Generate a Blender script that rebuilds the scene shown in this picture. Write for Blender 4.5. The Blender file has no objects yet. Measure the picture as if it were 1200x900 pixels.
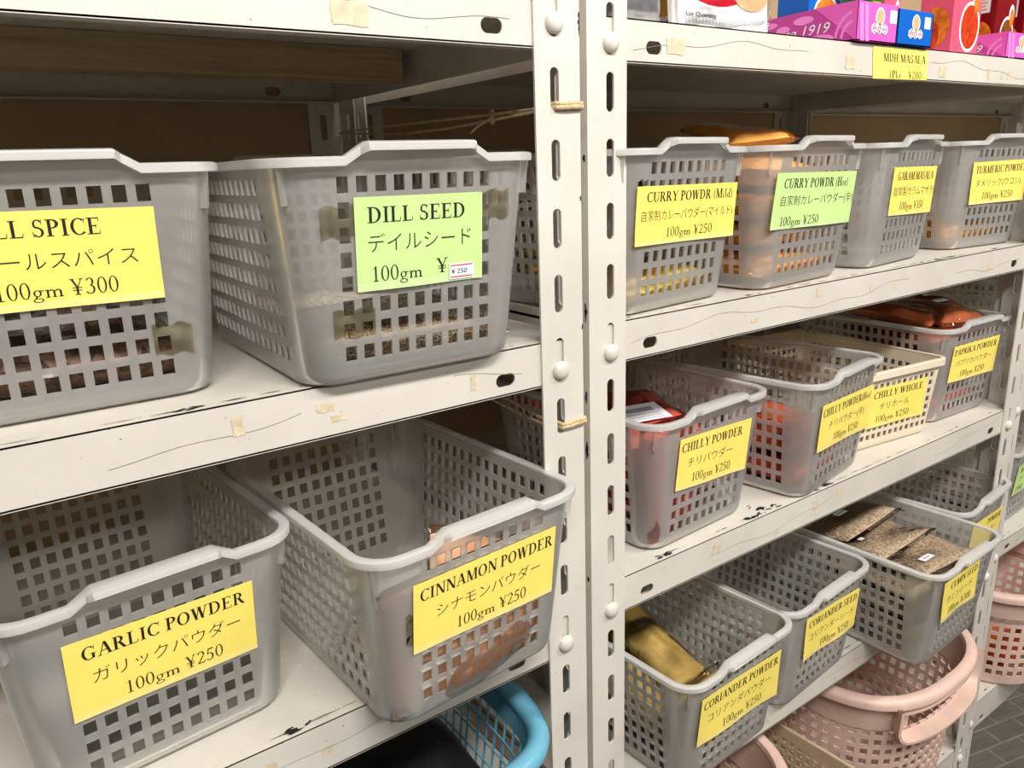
import bpy, math, random
from mathutils import Matrix, Vector
from math import sin, cos, pi, radians, sqrt
random.seed(7)
C = bpy.context.scene
COL = C.collection
# ------------------------------------------------------------------ camera, world, lights, exposure
cd = bpy.data.cameras.new('camera'); cam = bpy.data.objects.new('camera', cd); COL.objects.link(cam)
F, YAW, PIT, ROL = 901.23, 0.6064, 0.2743, -0.0377
_f = Vector((sin(YAW), cos(YAW), 0)); _r = Vector((cos(YAW), -sin(YAW), 0)); _u = Vector((0, 0, 1))
_f2 = _f * cos(PIT) - _u * sin(PIT); _u2 = _u * cos(PIT) + _f * sin(PIT)
_r3 = _r * cos(ROL) + _u2 * sin(ROL); _u3 = _u2 * cos(ROL) - _r * sin(ROL)
cm = Matrix((_r3, _u3, -_f2)).transposed().to_4x4(); cm.translation = (-0.4245, -0.4873, 0.0579)
cam.matrix_world = cm
cd.sensor_width = 36; cd.lens = F / 1200 * 36; cd.clip_start = .01
C.camera = cam
w = bpy.data.worlds.new('room_light'); C.world = w; w.use_nodes = True
w.node_tree.nodes['Background'].inputs[0].default_value = (1.0, .88, .70, 1)
w.node_tree.nodes['Background'].inputs[1].default_value = .04
def area(name, loc, sx, sy, power, col, rot):
    l = bpy.data.lights.new(name, 'AREA'); l.shape = 'RECTANGLE'; l.size = sx; l.size_y = sy; l.energy = power; l.color = col
    o = bpy.data.objects.new(name, l); COL.objects.link(o); o.location = loc; o.rotation_euler = rot
    return o
area('ceiling_tube_or_fill', (-.45, -1.10, 1.12), 1.3, .18, 36, (1, .975, .945), (radians(36), 0, 0))
area('ceiling_tube_or_fill', (1.30, -1.10, 1.12), 1.3, .18, 31, (1, .955, .90), (radians(36), 0, 0))
C.view_settings.view_transform = 'Standard'; C.view_settings.look = 'None'
C.view_settings.exposure = 0.0; C.view_settings.gamma = 1; C.view_settings.use_curve_mapping = False
try:
    C.cycles.transparent_max_bounces = 32; C.cycles.max_bounces = 10; C.cycles.use_denoising = True
except Exception: pass

area('ceiling_tube_or_fill', (.30, -2.45, 1.12), 2.4, .18, 27, (1, .965, .92), (radians(52), 0, 0))  # added low front fill to brighten the basket contents, not a known tube

# ------------------------------------------------------------------ materials
def srgb(*c):
    return tuple(((x/255)/12.92 if x/255 <= .04045 else ((x/255+.055)/1.055)**2.4) for x in c) + (1,)
class NT:
    def __init__(s, name):
        s.m = bpy.data.materials.new(name); s.m.use_nodes = True; s.t = s.m.node_tree; s.t.nodes.clear()
        s.out = s.n('ShaderNodeOutputMaterial')
    def n(s, typ, **kw):
        nd = s.t.nodes.new(typ)
        for k, v in kw.items():
            if k.startswith('i_'):
                key = k[2:].replace('_', ' ')
                nd.inputs[int(key) if key.isdigit() else key].default_value = v
            else: setattr(nd, k, v)
        return nd
    def l(s, a, b): s.t.links.new(a, b)
def ramp(nt, src, stops):
    r = nt.n('ShaderNodeValToRGB'); e = r.color_ramp.elements
    while len(e) < len(stops): e.new(.5)
    for k, (p, c) in enumerate(stops): e[k].position = p; e[k].color = c
    nt.l(src, r.inputs[0]); return r.outputs[0]
def noise(nt, scale, detail=3, rough=.55, vec=None):
    n = nt.n('ShaderNodeTexNoise', i_Scale=scale, i_Detail=detail, i_Roughness=rough)
    if vec is not None: nt.l(vec, n.inputs['Vector'])
    return n.outputs[0]
def mixc(nt, fac, a, b):
    m = nt.n('ShaderNodeMix', data_type='RGBA')
    nt.l(fac, m.inputs[0])
    for s, v in ((6, a), (7, b)):
        if isinstance(v, tuple): m.inputs[s].default_value = v
        else: nt.l(v, m.inputs[s])
    return m.outputs[2]
def simple(name, col, rough=.6, var=.0, scale=60, bump=0, spec=.4, metal=0):
    nt = NT(name); p = nt.n('ShaderNodeBsdfPrincipled', i_Roughness=rough, i_Metallic=metal)
    p.inputs['Specular IOR Level'].default_value = spec
    tc = nt.n('ShaderNodeTexCoord').outputs['Object']
    if var:
        d = tuple(max(0, c*(1-var)) for c in col[:3]) + (1,); b = tuple(min(1, c*(1+var)) for c in col[:3]) + (1,)
        nt.l(ramp(nt, noise(nt, scale, 4, .6, tc), [(.35, d), (.65, b)]), p.inputs['Base Color'])
    else: p.inputs['Base Color'].default_value = col
    if bump:
        bn = nt.n('ShaderNodeBump', i_Strength=bump, i_Distance=.001)
        nt.l(noise(nt, scale, 4, .6, tc), bn.inputs['Height']); nt.l(bn.outputs[0], p.inputs['Normal'])
    nt.l(p.outputs[0], nt.out.inputs[0]); return nt.m
def paint_mat(name, base, stain, amount=.66):
    nt = NT(name); p = nt.n('ShaderNodeBsdfPrincipled', i_Roughness=.42)
    tc = nt.n('ShaderNodeTexCoord').outputs['Object']
    big = ramp(nt, noise(nt, 9, 5, .6, tc), [(.40, base), (.70, tuple(c*.88 for c in base[:3])+(1,))])
    st = ramp(nt, noise(nt, 26, 6, .7, tc), [(amount, (0,0,0,1)), (amount+.07, (1,1,1,1))])
    c1 = mixc(nt, st, big, stain)
    sp = ramp(nt, noise(nt, 330, 2, .5, tc), [(.745, (0,0,0,1)), (.77, (1,1,1,1))])
    c2 = mixc(nt, sp, c1, (.10, .085, .06, 1))
    nt.l(c2, p.inputs['Base Color'])
    bn = nt.n('ShaderNodeBump', i_Strength=.25, i_Distance=.001)
    nt.l(noise(nt, 70, 5, .6, tc), bn.inputs['Height']); nt.l(bn.outputs[0], p.inputs['Normal'])
    nt.l(p.outputs[0], nt.out.inputs[0]); return nt.m
def plastic_mat(name, col, clear, trans_col=(.96, .95, .93, 1)):
    nt = NT(name)
    tc = nt.n('ShaderNodeTexCoord').outputs['Object']
    d = nt.n('ShaderNodeBsdfDiffuse'); d.inputs[0].default_value = col
    t = nt.n('ShaderNodeBsdfTranslucent'); t.inputs[0].default_value = col
    tr = nt.n('ShaderNodeBsdfTransparent'); tr.inputs[0].default_value = trans_col
    g = nt.n('ShaderNodeBsdfGlossy', i_Roughness=.30); g.inputs[0].default_value = (1, 1, 1, 1)
    m1 = nt.n('ShaderNodeMixShader', i_0=.34); nt.l(d.outputs[0], m1.inputs[1]); nt.l(t.outputs[0], m1.inputs[2])
    m2 = nt.n('ShaderNodeMixShader', i_0=clear); nt.l(m1.outputs[0], m2.inputs[1]); nt.l(tr.outputs[0], m2.inputs[2])
    fr = nt.n('ShaderNodeFresnel', i_IOR=1.35)
    m3 = nt.n('ShaderNodeMixShader'); nt.l(fr.outputs[0], m3.inputs[0]); nt.l(m2.outputs[0], m3.inputs[1]); nt.l(g.outputs[0], m3.inputs[2])
    bn = nt.n('ShaderNodeBump', i_Strength=.12, i_Distance=.001); nt.l(noise(nt, 40, 3, .5, tc), bn.inputs['Height'])
    nt.l(bn.outputs[0], g.inputs['Normal'])
    nt.l(m3.outputs[0], nt.out.inputs[0]); return nt.m
def film_mat(name, tint=(.985, .985, .98, 1)):
    nt = NT(name)
    tc = nt.n('ShaderNodeTexCoord').outputs['Object']
    tr = nt.n('ShaderNodeBsdfTransparent'); tr.inputs[0].default_value = tint
    g = nt.n('ShaderNodeBsdfGlossy', i_Roughness=.07); g.inputs[0].default_value = (1, 1, 1, 1)
    bn = nt.n('ShaderNodeBump', i_Strength=.75, i_Distance=.004); nt.l(noise(nt, 38, 2, .5, tc), bn.inputs['Height'])
    fr = nt.n('ShaderNodeFresnel', i_IOR=1.31); nt.l(bn.outputs[0], fr.inputs['Normal']); nt.l(bn.outputs[0], g.inputs['Normal'])
    m = nt.n('ShaderNodeMixShader'); nt.l(fr.outputs[0], m.inputs[0]); nt.l(tr.outputs[0], m.inputs[1]); nt.l(g.outputs[0], m.inputs[2])
    nt.l(m.outputs[0], nt.out.inputs[0]); return nt.m
def powder_mat(name, a, b, scale=300, bump=.4, rough=.75):
    nt = NT(name); p = nt.n('ShaderNodeBsdfPrincipled', i_Roughness=rough)
    tc = nt.n('ShaderNodeTexCoord').outputs['Object']
    c = ramp(nt, noise(nt, 45, 3, .6, tc), [(.35, a), (.65, b)])
    nt.l(c, p.inputs['Base Color'])
    bn = nt.n('ShaderNodeBump', i_Strength=bump, i_Distance=.002)
    nt.l(noise(nt, 30, 5, .65, tc), bn.inputs['Height']); nt.l(bn.outputs[0], p.inputs['Normal'])
    nt.l(p.outputs[0], nt.out.inputs[0]); return nt.m
def seed_mat(name, dark, mid, light, sc=620):
    nt = NT(name); p = nt.n('ShaderNodeBsdfPrincipled', i_Roughness=.7)
    tc = nt.n('ShaderNodeTexCoord').outputs['Object']
    mp = nt.n('ShaderNodeMapping'); mp.inputs['Scale'].default_value = (1, 1, .45); mp.inputs['Rotation'].default_value = (.4, .6, .5)
    nt.l(tc, mp.inputs[0])
    v = nt.n('ShaderNodeTexVoronoi', i_Scale=sc); nt.l(mp.outputs[0], v.inputs['Vector'])
    h = nt.n('ShaderNodeSeparateColor'); nt.l(v.outputs['Color'], h.inputs[0])
    c = ramp(nt, h.outputs[0], [(.1, dark), (.5, mid), (.9, light)])
    nt.l(c, p.inputs['Base Color'])
    bn = nt.n('ShaderNodeBump', i_Strength=.8, i_Distance=.002); nt.l(v.outputs['Distance'], bn.inputs['Height']); bn.invert = True
    nt.l(bn.outputs[0], p.inputs['Normal']); nt.l(p.outputs[0], nt.out.inputs[0]); return nt.m
def wood_mat(name, a, b):
    nt = NT(name); p = nt.n('ShaderNodeBsdfPrincipled', i_Roughness=.7)
    tc = nt.n('ShaderNodeTexCoord').outputs['Object']
    mp = nt.n('ShaderNodeMapping'); mp.inputs['Scale'].default_value = (2, 30, 60); nt.l(tc, mp.inputs[0])
    nt.l(ramp(nt, noise(nt, 3, 6, .65, mp.outputs[0]), [(.3, a), (.7, b)]), p.inputs['Base Color'])
    nt.l(p.outputs[0], nt.out.inputs[0]); return nt.m

M = {}
M['paint'] = paint_mat('chipped_cream_paint', (.67, .625, .55, 1), (.50, .37, .18, 1), .70)
M['paint_post'] = paint_mat('cream_post_paint', (.69, .65, .58, 1), (.58, .48, .31, 1), .66)
M['chip'] = simple('bare_dark_chips', (.012, .011, .012, 1), .7)
M['crack'] = simple('hairline_crack', (.24, .215, .19, 1), .8)
M['tape'] = simple('old_tape_residue', (.64, .545, .375, 1), .6, .15, 120)
M['clear'] = plastic_mat('frosted_clear_plastic', (1.0, .982, .945, 1), .73, (.985, .975, .95, 1))
M['clear_rim'] = plastic_mat('frosted_clear_plastic_rim', (1.0, .985, .955, 1), .46)
M['cream'] = simple('cream_plastic', (.76, .66, .50, 1), .4, .05, 30)
M['pink'] = simple('dusty_pink_plastic', (.75, .53, .445, 1), .38, .10, 14)
M['blue'] = simple('sky_blue_plastic', (.15, .42, .56, 1), .34, .06, 30)
M['beige'] = simple('beige_plastic', (.55, .42, .28, 1), .4, .06, 30)
M['yellow'] = simple('yellow_paper', srgb(250, 228, 112), .55, .03, 40, spec=.2)
M['yellow_t'] = simple('yellow_paper_under_tape', srgb(250, 231, 140), .25, .03, 40)
M['green'] = simple('pale_green_paper', srgb(198, 228, 146), .55, .03, 40, spec=.2)
M['green_t'] = simple('pale_green_paper_under_tape', srgb(206, 230, 164), .22, .03, 40)
M['ink'] = simple('black_ink', (.012, .011, .012, 1), .6)
M['white'] = simple('white_paper', (.86, .86, .88, 1), .5)
M['redink'] = simple('red_ink', (.65, .03, .04, 1), .6)
M['film'] = film_mat('clear_bag_film')
M['amber'] = film_mat('yellowed_clear_tape', (.985, .965, .89, 1))
M['twine'] = simple('jute_twine', (.60, .46, .26, 1), .85, .3, 300)
M['wall'] = simple('tan_wall', (.46, .33, .19, 1), .8, .06, 6)
M['wood'] = wood_mat('aged_wood', (.34, .255, .14, 1), (.58, .46, .28, 1))
M['black'] = simple('black_bag_plastic', (.012, .012, .013, 1), .25, .1, 40, .5)
M['cinnamon'] = powder_mat('cinnamon_powder', (.58, .30, .15, 1), (.70, .41, .23, 1))
M['chilli'] = powder_mat('red_chilli_powder', (.58, .075, .05, 1), (.68, .12, .08, 1))
M['hotchilli'] = powder_mat('orange_red_chilli_powder', (.66, .10, .03, 1), (.76, .16, .045, 1))
M['paprika'] = powder_mat('paprika_powder', (.30, .058, .010, 1), (.40, .095, .016, 1))
M['currymild'] = powder_mat('mild_curry_powder', (.84, .56, .08, 1), (.90, .66, .13, 1))
M['curryhot'] = powder_mat('hot_curry_powder', (.84, .36, .06, 1), (.90, .46, .09, 1))
M['turmeric'] = powder_mat('turmeric_powder', (.75, .32, .02, 1), (.82, .40, .03, 1))
M['coriander'] = powder_mat('coriander_powder', (.36, .24, .06, 1), (.48, .33, .10, 1))
M['dill'] = seed_mat('dill_seed', (.18, .115, .06, 1), (.38, .265, .16, 1), (.58, .45, .29, 1))
M['cumin'] = seed_mat('cumin_seed', (.28, .19, .12, 1), (.48, .35, .23, 1), (.66, .53, .38, 1), 640)
M['allspice'] = seed_mat('allspice_berries', (.05, .025, .018, 1), (.16, .08, .05, 1), (.26, .15, .10, 1), 190)
M['corseed'] = seed_mat('coriander_seed', (.24, .15, .07, 1), (.42, .29, .15, 1), (.58, .44, .26, 1), 300)
M['silver'] = simple('silver_foil', (.52, .52, .55, 1), .28, .15, 60, .4, metal=.7)
M['magenta'] = simple('magenta_card', srgb(232, 100, 192), .3, .03, 20)
M['magenta_d'] = simple('deep_magenta_card', srgb(196, 72, 160), .3, .03, 20)
M['pinkprint'] = simple('light_pink_print', srgb(240, 140, 215), .3)
M['bluecard'] = simple('bright_blue_card', srgb(14, 98, 196), .3, .05, 20)
M['navy'] = simple('navy_card', srgb(16, 50, 120), .3, .05, 20)
M['pinkcard'] = simple('pink_card', srgb(232, 92, 120), .32, .03, 20)
M['redcard'] = simple('dark_red_card', srgb(128, 14, 24), .3, .05, 20)
M['greencard'] = simple('green_card', srgb(20, 110, 40), .3)
M['orangefood'] = simple('orange_food_print', srgb(222, 120, 34), .35, .35, 140)
M['redfood'] = simple('red_curry_print', srgb(200, 60, 24), .35, .35, 160)
M['brownfood'] = simple('brown_food_print', srgb(130, 70, 24), .35, .4, 150)
M['skin'] = simple('skin_tone_print', srgb(236, 176, 136), .35, .08, 40)
M['crimson'] = simple('crimson_print', srgb(200, 24, 50), .3)
M['greendot'] = simple('green_dot_print', srgb(0, 120, 70), .4)
M['gold'] = simple('gold_print', srgb(214, 160, 60), .3)
def floor_mat():
    nt = NT('grey_floor_tile'); p = nt.n('ShaderNodeBsdfPrincipled', i_Roughness=.35)
    tc = nt.n('ShaderNodeTexCoord').outputs['Object']
    mp = nt.n('ShaderNodeMapping'); mp.inputs['Rotation'].default_value = (0, 0, .25); nt.l(tc, mp.inputs[0])
    b = nt.n('ShaderNodeTexBrick', i_Scale=5, i_Color1=(.17,.155,.135,1), i_Color2=(.20,.18,.155,1), i_Mortar=(.30,.28,.25,1))
    b.inputs['Mortar Size'].default_value = .012; nt.l(mp.outputs[0], b.inputs['Vector'])
    m2 = nt.n('ShaderNodeMapping'); m2.inputs['Scale'].default_value = (3, 40, 1); nt.l(mp.outputs[0], m2.inputs[0])
    g = ramp(nt, noise(nt, 3, 5, .6, m2.outputs[0]), [(.3, (.7,.7,.7,1)), (.7, (1.1,1.08,1.05,1))])
    mx = nt.n('ShaderNodeMix', data_type='RGBA', blend_type='MULTIPLY'); mx.inputs[0].default_value = 1
    nt.l(b.outputs[0], mx.inputs[6]); nt.l(g, mx.inputs[7]); nt.l(mx.outputs[2], p.inputs['Base Color'])
    nt.l(p.outputs[0], nt.out.inputs[0]); return nt.m
M['floor'] = floor_mat()

# ------------------------------------------------------------------ mesh helpers
class MB:
    def __init__(s): s.v = []; s.f = []; s.mi = []
    def add(s, vs, fs, mi=0):
        o = len(s.v); s.v += [tuple(p) for p in vs]
        for f in fs: s.f.append(tuple(i+o for i in f)); s.mi.append(mi)
    def box(s, a, b, mi=0, T=None):
        x0,y0,z0 = a; x1,y1,z1 = b
        vs = [(x0,y0,z0),(x1,y0,z0),(x1,y1,z0),(x0,y1,z0),(x0,y0,z1),(x1,y0,z1),(x1,y1,z1),(x0,y1,z1)]
        if T is not None: vs = [T @ Vector(p) for p in vs]
        s.add(vs, [(3,2,1,0),(4,5,6,7),(0,1,5,4),(1,2,6,5),(2,3,7,6),(3,0,4,7)], mi)
    def tube(s, pts, r, n=8, mi=0, closed=False):
        pts = [Vector(p) for p in pts]; N = len(pts); rings = []
        up = Vector((.13, .2, 1)).normalized()
        for i, p in enumerate(pts):
            a = pts[(i-1) % N] if (closed or i > 0) else p; b = pts[(i+1) % N] if (closed or i < N-1) else p
            t = (b-a).normalized(); u = t.cross(up)
            if u.length < 1e-4: u = t.cross(Vector((1, 0, 0)))
            u.normalize(); v = t.cross(u)
            rr = r[i] if isinstance(r, (list, tuple)) else r
            rings.append([p + (u*cos(2*pi*k/n) + v*sin(2*pi*k/n))*rr for k in range(n)])
        o = len(s.v)
        for R in rings: s.v += [tuple(q) for q in R]
        for i in range(N if closed else N-1):
            j = (i+1) % N
            for k in range(n):
                s.f.append((o+i*n+k, o+i*n+(k+1)%n, o+j*n+(k+1)%n, o+j*n+k)); s.mi.append(mi)
        if not closed:
            s.f.append(tuple(o+k for k in range(n))[::-1]); s.mi.append(mi)
            s.f.append(tuple(o+(N-1)*n+k for k in range(n))); s.mi.append(mi)
    def build(s, name, mats, parent=None, smooth=None):
        me = bpy.data.meshes.new(name); me.from_pydata(s.v, [], s.f); me.update()
        for m in (mats if isinstance(mats, (list, tuple)) else [mats]): me.materials.append(m)
        if len(me.materials) > 1: me.polygons.foreach_set('material_index', s.mi)
        if smooth is not None:
            me.shade_smooth(); me.set_sharp_from_angle(angle=radians(smooth))
        o = bpy.data.objects.new(name, me); COL.objects.link(o)
        if parent: o.parent = parent
        return o
def thing(name, label, cat, mw=None, group=None):
    o = bpy.data.objects.new(name, None); COL.objects.link(o); o.empty_display_size = .03
    if mw is not None: o.matrix_world = mw
    return tag(o, label, cat, group)
def tag(o, label, cat, group=None):
    o['label'] = label; o['category'] = cat
    if group: o['group'] = group
    return o
def place(x, y, z, th=0): return Matrix.Translation((x, y, z)) @ Matrix.Rotation(th, 4, 'Z')

def plate_cell(mb, x0, x1, z0, z1, hole, t, mapf, mi=0, seg=8):
    """rectangular plate cell with a rounded slot hole (cx, cz, half length x, half length z); mapf(a, b, depth) -> point"""
    if hole is None:
        P = [(x0,z0),(x1,z0),(x1,z1),(x0,z1)]
        mb.add([mapf(a,b,0) for a,b in P] + [mapf(a,b,t) for a,b in P], [(0,1,2,3),(7,6,5,4)], mi); return
    cx, cz, hx, hz = hole; r = min(hx, hz); inner = []
    for qx, qz, a0 in ((1,-1,-90),(1,1,0),(-1,1,90),(-1,-1,180)):
        for k in range(seg+1):
            a = radians(a0 + 90*k/seg); inner.append((cx + qx*(hx-r) + r*cos(a), cz + qz*(hz-r) + r*sin(a)))
    outer = []
    cs = {0:(x1,z0), 1:(x1,z1), 2:(x0,z1), 3:(x0,z0)}
    for q in range(4):
        for k in range(seg+1):
            f = k/seg; nx, nz = inner[q*(seg+1)+k]
            c = cs[q]; p = [(nx, z0),(x1, nz)] if q == 0 else [(x1, nz),(nx, z1)] if q == 1 else [(nx, z1),(x0, nz)] if q == 2 else [(x0, nz),(nx, z0)]
            if f <= .5: g = f*2; outer.append((p[0][0]*(1-g)+c[0]*g, p[0][1]*(1-g)+c[1]*g))
            else: g = f*2-1; outer.append((c[0]*(1-g)+p[1][0]*g, c[1]*(1-g)+p[1][1]*g))
    n = len(inner); o = len(mb.v)
    for d in (0, t):
        mb.v += [tuple(mapf(a,b,d)) for a,b in outer]; mb.v += [tuple(mapf(a,b,d)) for a,b in inner]
    for i in range(n):
        j = (i+1) % n
        mb.f += [(o+i,o+j,o+n+j,o+n+i), (o+2*n+j,o+2*n+i,o+3*n+i,o+3*n+j), (o+n+i,o+n+j,o+3*n+j,o+3*n+i)]; mb.mi += [mi]*3

# ------------------------------------------------------------------ setting
def struct(name, mb, m):
    o = mb.build(name, m); o['kind'] = 'structure'; return o
mb = MB(); mb.box((-3, -2.5, -1.33), (5, .53, -1.30)); struct('floor', mb, M['floor'])
mb = MB(); mb.box((-3, .4735, -1.30), (5, .53, 1.4)); struct('wall_back', mb, M['wall'])

# ------------------------------------------------------------------ shelving units
PITCH = .05213
def post(unit, cx, dirx, y, diry, zoff, z0=-1.30, z1=.62, bolts=(), side_slots=True, chips=(), fchips=()):
    """slotted angle: corner at (cx, y); face flange runs dirx along X, the other diry along Y"""
    mb = MB(); wdt, t = .0435, .002
    sx = cx + dirx*.0250
    a0, a1 = sorted((cx, cx + dirx*wdt))
    i0 = math.ceil((zoff - z1)/PITCH); i1 = math.floor((zoff - z0)/PITCH)
    def fm(a, b, d): return (a, y + diry*d, b)
    def sm(a, b, d): return (cx + dirx*d, y + diry*(a), b)
    for i in range(i0, i1+1):
        zc = zoff - i*PITCH; lo, hi = max(z0, zc-PITCH/2), min(z1, zc+PITCH/2)
        if lo > zc-.02 or hi < zc+.02: h = None
        else: h = 1
        plate_cell(mb, a0, a1, lo, hi, (sx, zc, .0042, .0155) if h else None, t, fm)
        plate_cell(mb, 0, wdt, lo, hi, (.025, zc, .0042, .0155) if h and side_slots else None, t, sm)
    # open edges
    e = cx + dirx*wdt
    mb.add([(e,y,z0),(e,y+diry*t,z0),(e,y+diry*t,z1),(e,y,z1)], [(0,1,2,3)])
    mb.add([(cx,y+diry*wdt,z0),(cx+dirx*t,y+diry*wdt,z0),(cx+dirx*t,y+diry*wdt,z1),(cx,y+diry*wdt,z1)], [(0,1,2,3)])
    # black chips along the corner
    R = random.Random(int(abs(cx)*1e4)+3)
    for za, zb in chips:
        q = cx - dirx*.0003; n = 7; A = []; B2 = []
        for k in range(n+1):
            zz = za + (zb-za)*k/n; w2 = .0022*sin(pi*min(max(k/n, .1), .9))*R.uniform(.5, 1.2); c = y + diry*(.0044 + R.uniform(-.0006, .0006))
            A.append((q, c-w2, zz)); B2.append((q, c+w2, zz))
        mb.add(A + B2, [(k, k+1, k+n+2, k+n+1) for k in range(n)], 1)
    for za, zb in fchips:
        n = 7; A = []; B2 = []
        for k in range(n+1):
            zz = za + (zb-za)*k/n; A.append((cx, y-.0003, zz)); B2.append((cx + dirx*R.uniform(.0005, .0022), y-.0003, zz))
        mb.add(A + B2, [(k, k+1, k+n+2, k+n+1) for k in range(n)], 1)
    o = mb.build('post', [M['paint_post'], M['chip']], unit)
    for bz in bolts:
        b = MB(); rings = [(0, .0080), (.002, .0080), (.0042, .0064), (.0055, .0033)]
        n = 18
        for d, r in rings: b.v += [(sx + r*cos(2*pi*k/n), y - diry*d, bz + r*sin(2*pi*k/n)) for k in range(n)]
        for q in range(len(rings)-1):
            for k in range(n): b.f.append((q*n+k, q*n+(k+1)%n, (q+1)*n+(k+1)%n, (q+1)*n+k)); b.mi.append(0)
        b.f.append(tuple((len(rings)-1)*n+k for k in range(n))); b.mi.append(0)
        b.build('bolt', M['paint_post'], o, smooth=50)
    return o
def shelf(unit, X0, X1, Y0, Y1, zt, zb, wear, raised=0, blots=(), marks=()):
    mb = MB(); t = .0016
    mb.box((X0, Y0+.002, zt-.003), (X1, Y1-.002, zt-.0003))
    for y, dy in ((Y0, 1), (Y1, -1)):
        fm = lambda a, b, d: (a, y + dy*d, b)
        plate_cell(mb, X0, X0+.05, zb, zt, None, t, fm); plate_cell(mb, X1-.05, X1, zb, zt, None, t, fm)
        hz = zb + .0125
        plate_cell(mb, X0+.05, X0+.10, zb, zt, (X0+.0745, hz, .0092, .0052), t, fm)
        plate_cell(mb, X1-.10, X1-.05, zb, zt, (X1-.0765, hz, .0092, .0052), t, fm)
        plate_cell(mb, X0+.10, X1-.10, zb, zt, None, t, fm)
        mb.box((X0, min(y, y+dy*.012), zb-.0005), (X1, max(y, y+dy*.012), zb+.0012))
        mb.box((X0, min(y, y+dy*.005), zt-.0012), (X1, max(y, y+dy*.005), zt))
    mb.box((X0, Y0+.002, zb), (X0+t, Y1-.002, zt+raised)); mb.box((X1-t, Y0+.002, zb), (X1, Y1-.002, zt))
    # worn line between the plate and the front edge
    R = random.Random(wear); x = X0 + .05
    zz = zt + .0003
    while x < X1-.06:
        L = R.uniform(.004, .03)
        if R.random() < .62:
            yc = Y0 + .0068 + R.uniform(-.0006, .0012); wd = R.uniform(.0003, .0011) * (2.2 if R.random() < .15 else 1)
            n = 5; up = []; dn = []
            for k in range(n+1):
                xx = x + L*k/n; taper = sin(pi*min(max(k/n, .08), .92))
                up.append((xx, yc + wd*taper*R.uniform(.6, 1.2), zz)); dn.append((xx, yc - wd*taper*R.uniform(.6, 1.2), zz))
            mb.add(up + dn, [(k, k+n+1, k+n+2, k+1) for k in range(n)], 2 if R.random() < .5 else 1)
        x += L + R.uniform(0, .012)
    # wandering hairline and tape residue on the front edge
    yy = Y0 - .0003; pts = []; x = X0 + .05; z = (zt+zb)/2 + R.uniform(-.006, .006)
    ph = R.uniform(0, 6)
    while x < X1 - .06:
        pts.append((x, z + .006*sin(x*17+ph) + .002*sin(x*61+ph*2))); x += .004
    gap = False
    for k in range(len(pts)-1):
        if k % 30 == 0: gap = R.random() < .35
        if gap: continue
        (xa, za), (xb, zb2) = pts[k], pts[k+1]; h = .00016
        mb.add([(xa,yy,za-h),(xb,yy,zb2-h),(xb,yy,zb2+h),(xa,yy,za+h)], [(0,1,2,3)], 2)
    for k in range(4):
        xx = R.uniform(X0+.06, X1-.1); wd = R.uniform(.004, .018); zl = R.uniform(zb+.003, zt-.02); hh = R.uniform(.006, .017)
        n = 9; P = []
        for q in range(n*2):
            a = 2*pi*q/(n*2); rr = R.uniform(.6, 1.05)
            P.append((xx + wd*rr*max(-.8, min(.8, 1.3*cos(a)))*.6, yy, min(zt-.001, zl + hh/2 + hh*rr*max(-.8, min(.8, 1.3*sin(a)))*.6)))
        mb.add(P, [tuple(range(n*2))], 3)
    for bx, by, br in blots:          # flaked-off paint showing dark metal
        for k in range(int(br*900)):
            a = R.uniform(0, 2*pi); d = br*abs(R.gauss(0, .5)); px, py = bx + 1.5*d*cos(a), max(Y0+.004, by + .8*d*sin(a)); n = R.randint(6, 9); q = R.uniform(.0008, .0030); th = R.uniform(-.5, .9)
            pts2 = [(q*R.uniform(1.0, 3.4)*cos(2*pi*m/n), q*R.uniform(.3, .8)*sin(2*pi*m/n)) for m in range(n)]
            mb.add([(px + a2*cos(th) - b3*sin(th), py + a2*sin(th)*.6 + b3*cos(th), zz + .0001*(k % 3)) for a2, b3 in pts2], [tuple(range(n))], 1)
    for x0, z0, x1, z1 in marks:      # strips of old tape
        P = [];
        for (xa, za), (xc, zc) in (((x0,z0),(x1,z0)), ((x1,z0),(x1,z1)), ((x1,z1),(x0,z1)), ((x0,z1),(x0,z0))):
            for m in range(5): P.append((xa+(xc-xa)*m/5 + R.uniform(-.0007, .0007), yy-.0001, za+(zc-za)*m/5 + R.uniform(-.0007, .0007)))
        mb.add(P, [tuple(range(len(P)))], 3)
    return mb.build('shelf', [M['paint'], M['chip'], M['crack'], M['tape']], unit)

YL, YR, YT, YB = 0.0, .0148, .028, .472
# left unit
U1 = thing('shelving_unit', 'cream slotted-angle shelving unit whose right post is tied with twine, holding the dill seed basket', 'shelf', place(-.46, .236, -1.30))
def keep(o, root):  # children are modelled in world space: undo the root's offset
    for c in o if isinstance(o, list) else [o]: c.matrix_parent_inverse = root.matrix_world.inverted()
keep(post(U1, -.012, -1, YL, 1, .114, bolts=(.160, -.1066, -.3683, -.640), fchips=((.153, .169), (-.075, -.071), (.03, .034))), U1)
keep(post(U1, -.912, 1, YL, 1, .114, bolts=(.160, -.1066, -.3683, -.640)), U1)
keep(post(U1, -.006, -1, YB, -1, .114), U1); keep(post(U1, -.912, 1, YB, -1, .114), U1)
for k, (zt, zb) in enumerate(((.179, .1425), (-.0805, -.118), (-.340, -.3813), (-.6125, -.651), (-.94, -.98))):
    keep(shelf(U1, -.909, -.0145, YL+.0022, YB-.0022, zt, zb, 11+k, 0, ((), ((-.33, .008, .008), (-.1, .007, .006)), ((-.29, .007, .012), (-.20, .007, .008)), (), ())[k], (((-.211, .148, -.186, .162),), ((-.305, -.103, -.298, -.090),), (), (), ())[k]), U1)
mb = MB(); mb.box((-.909, .25, .146), (-.032, .285, .1755)); keep(mb.build('wooden_batten', M['wood'], U1), U1)
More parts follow.
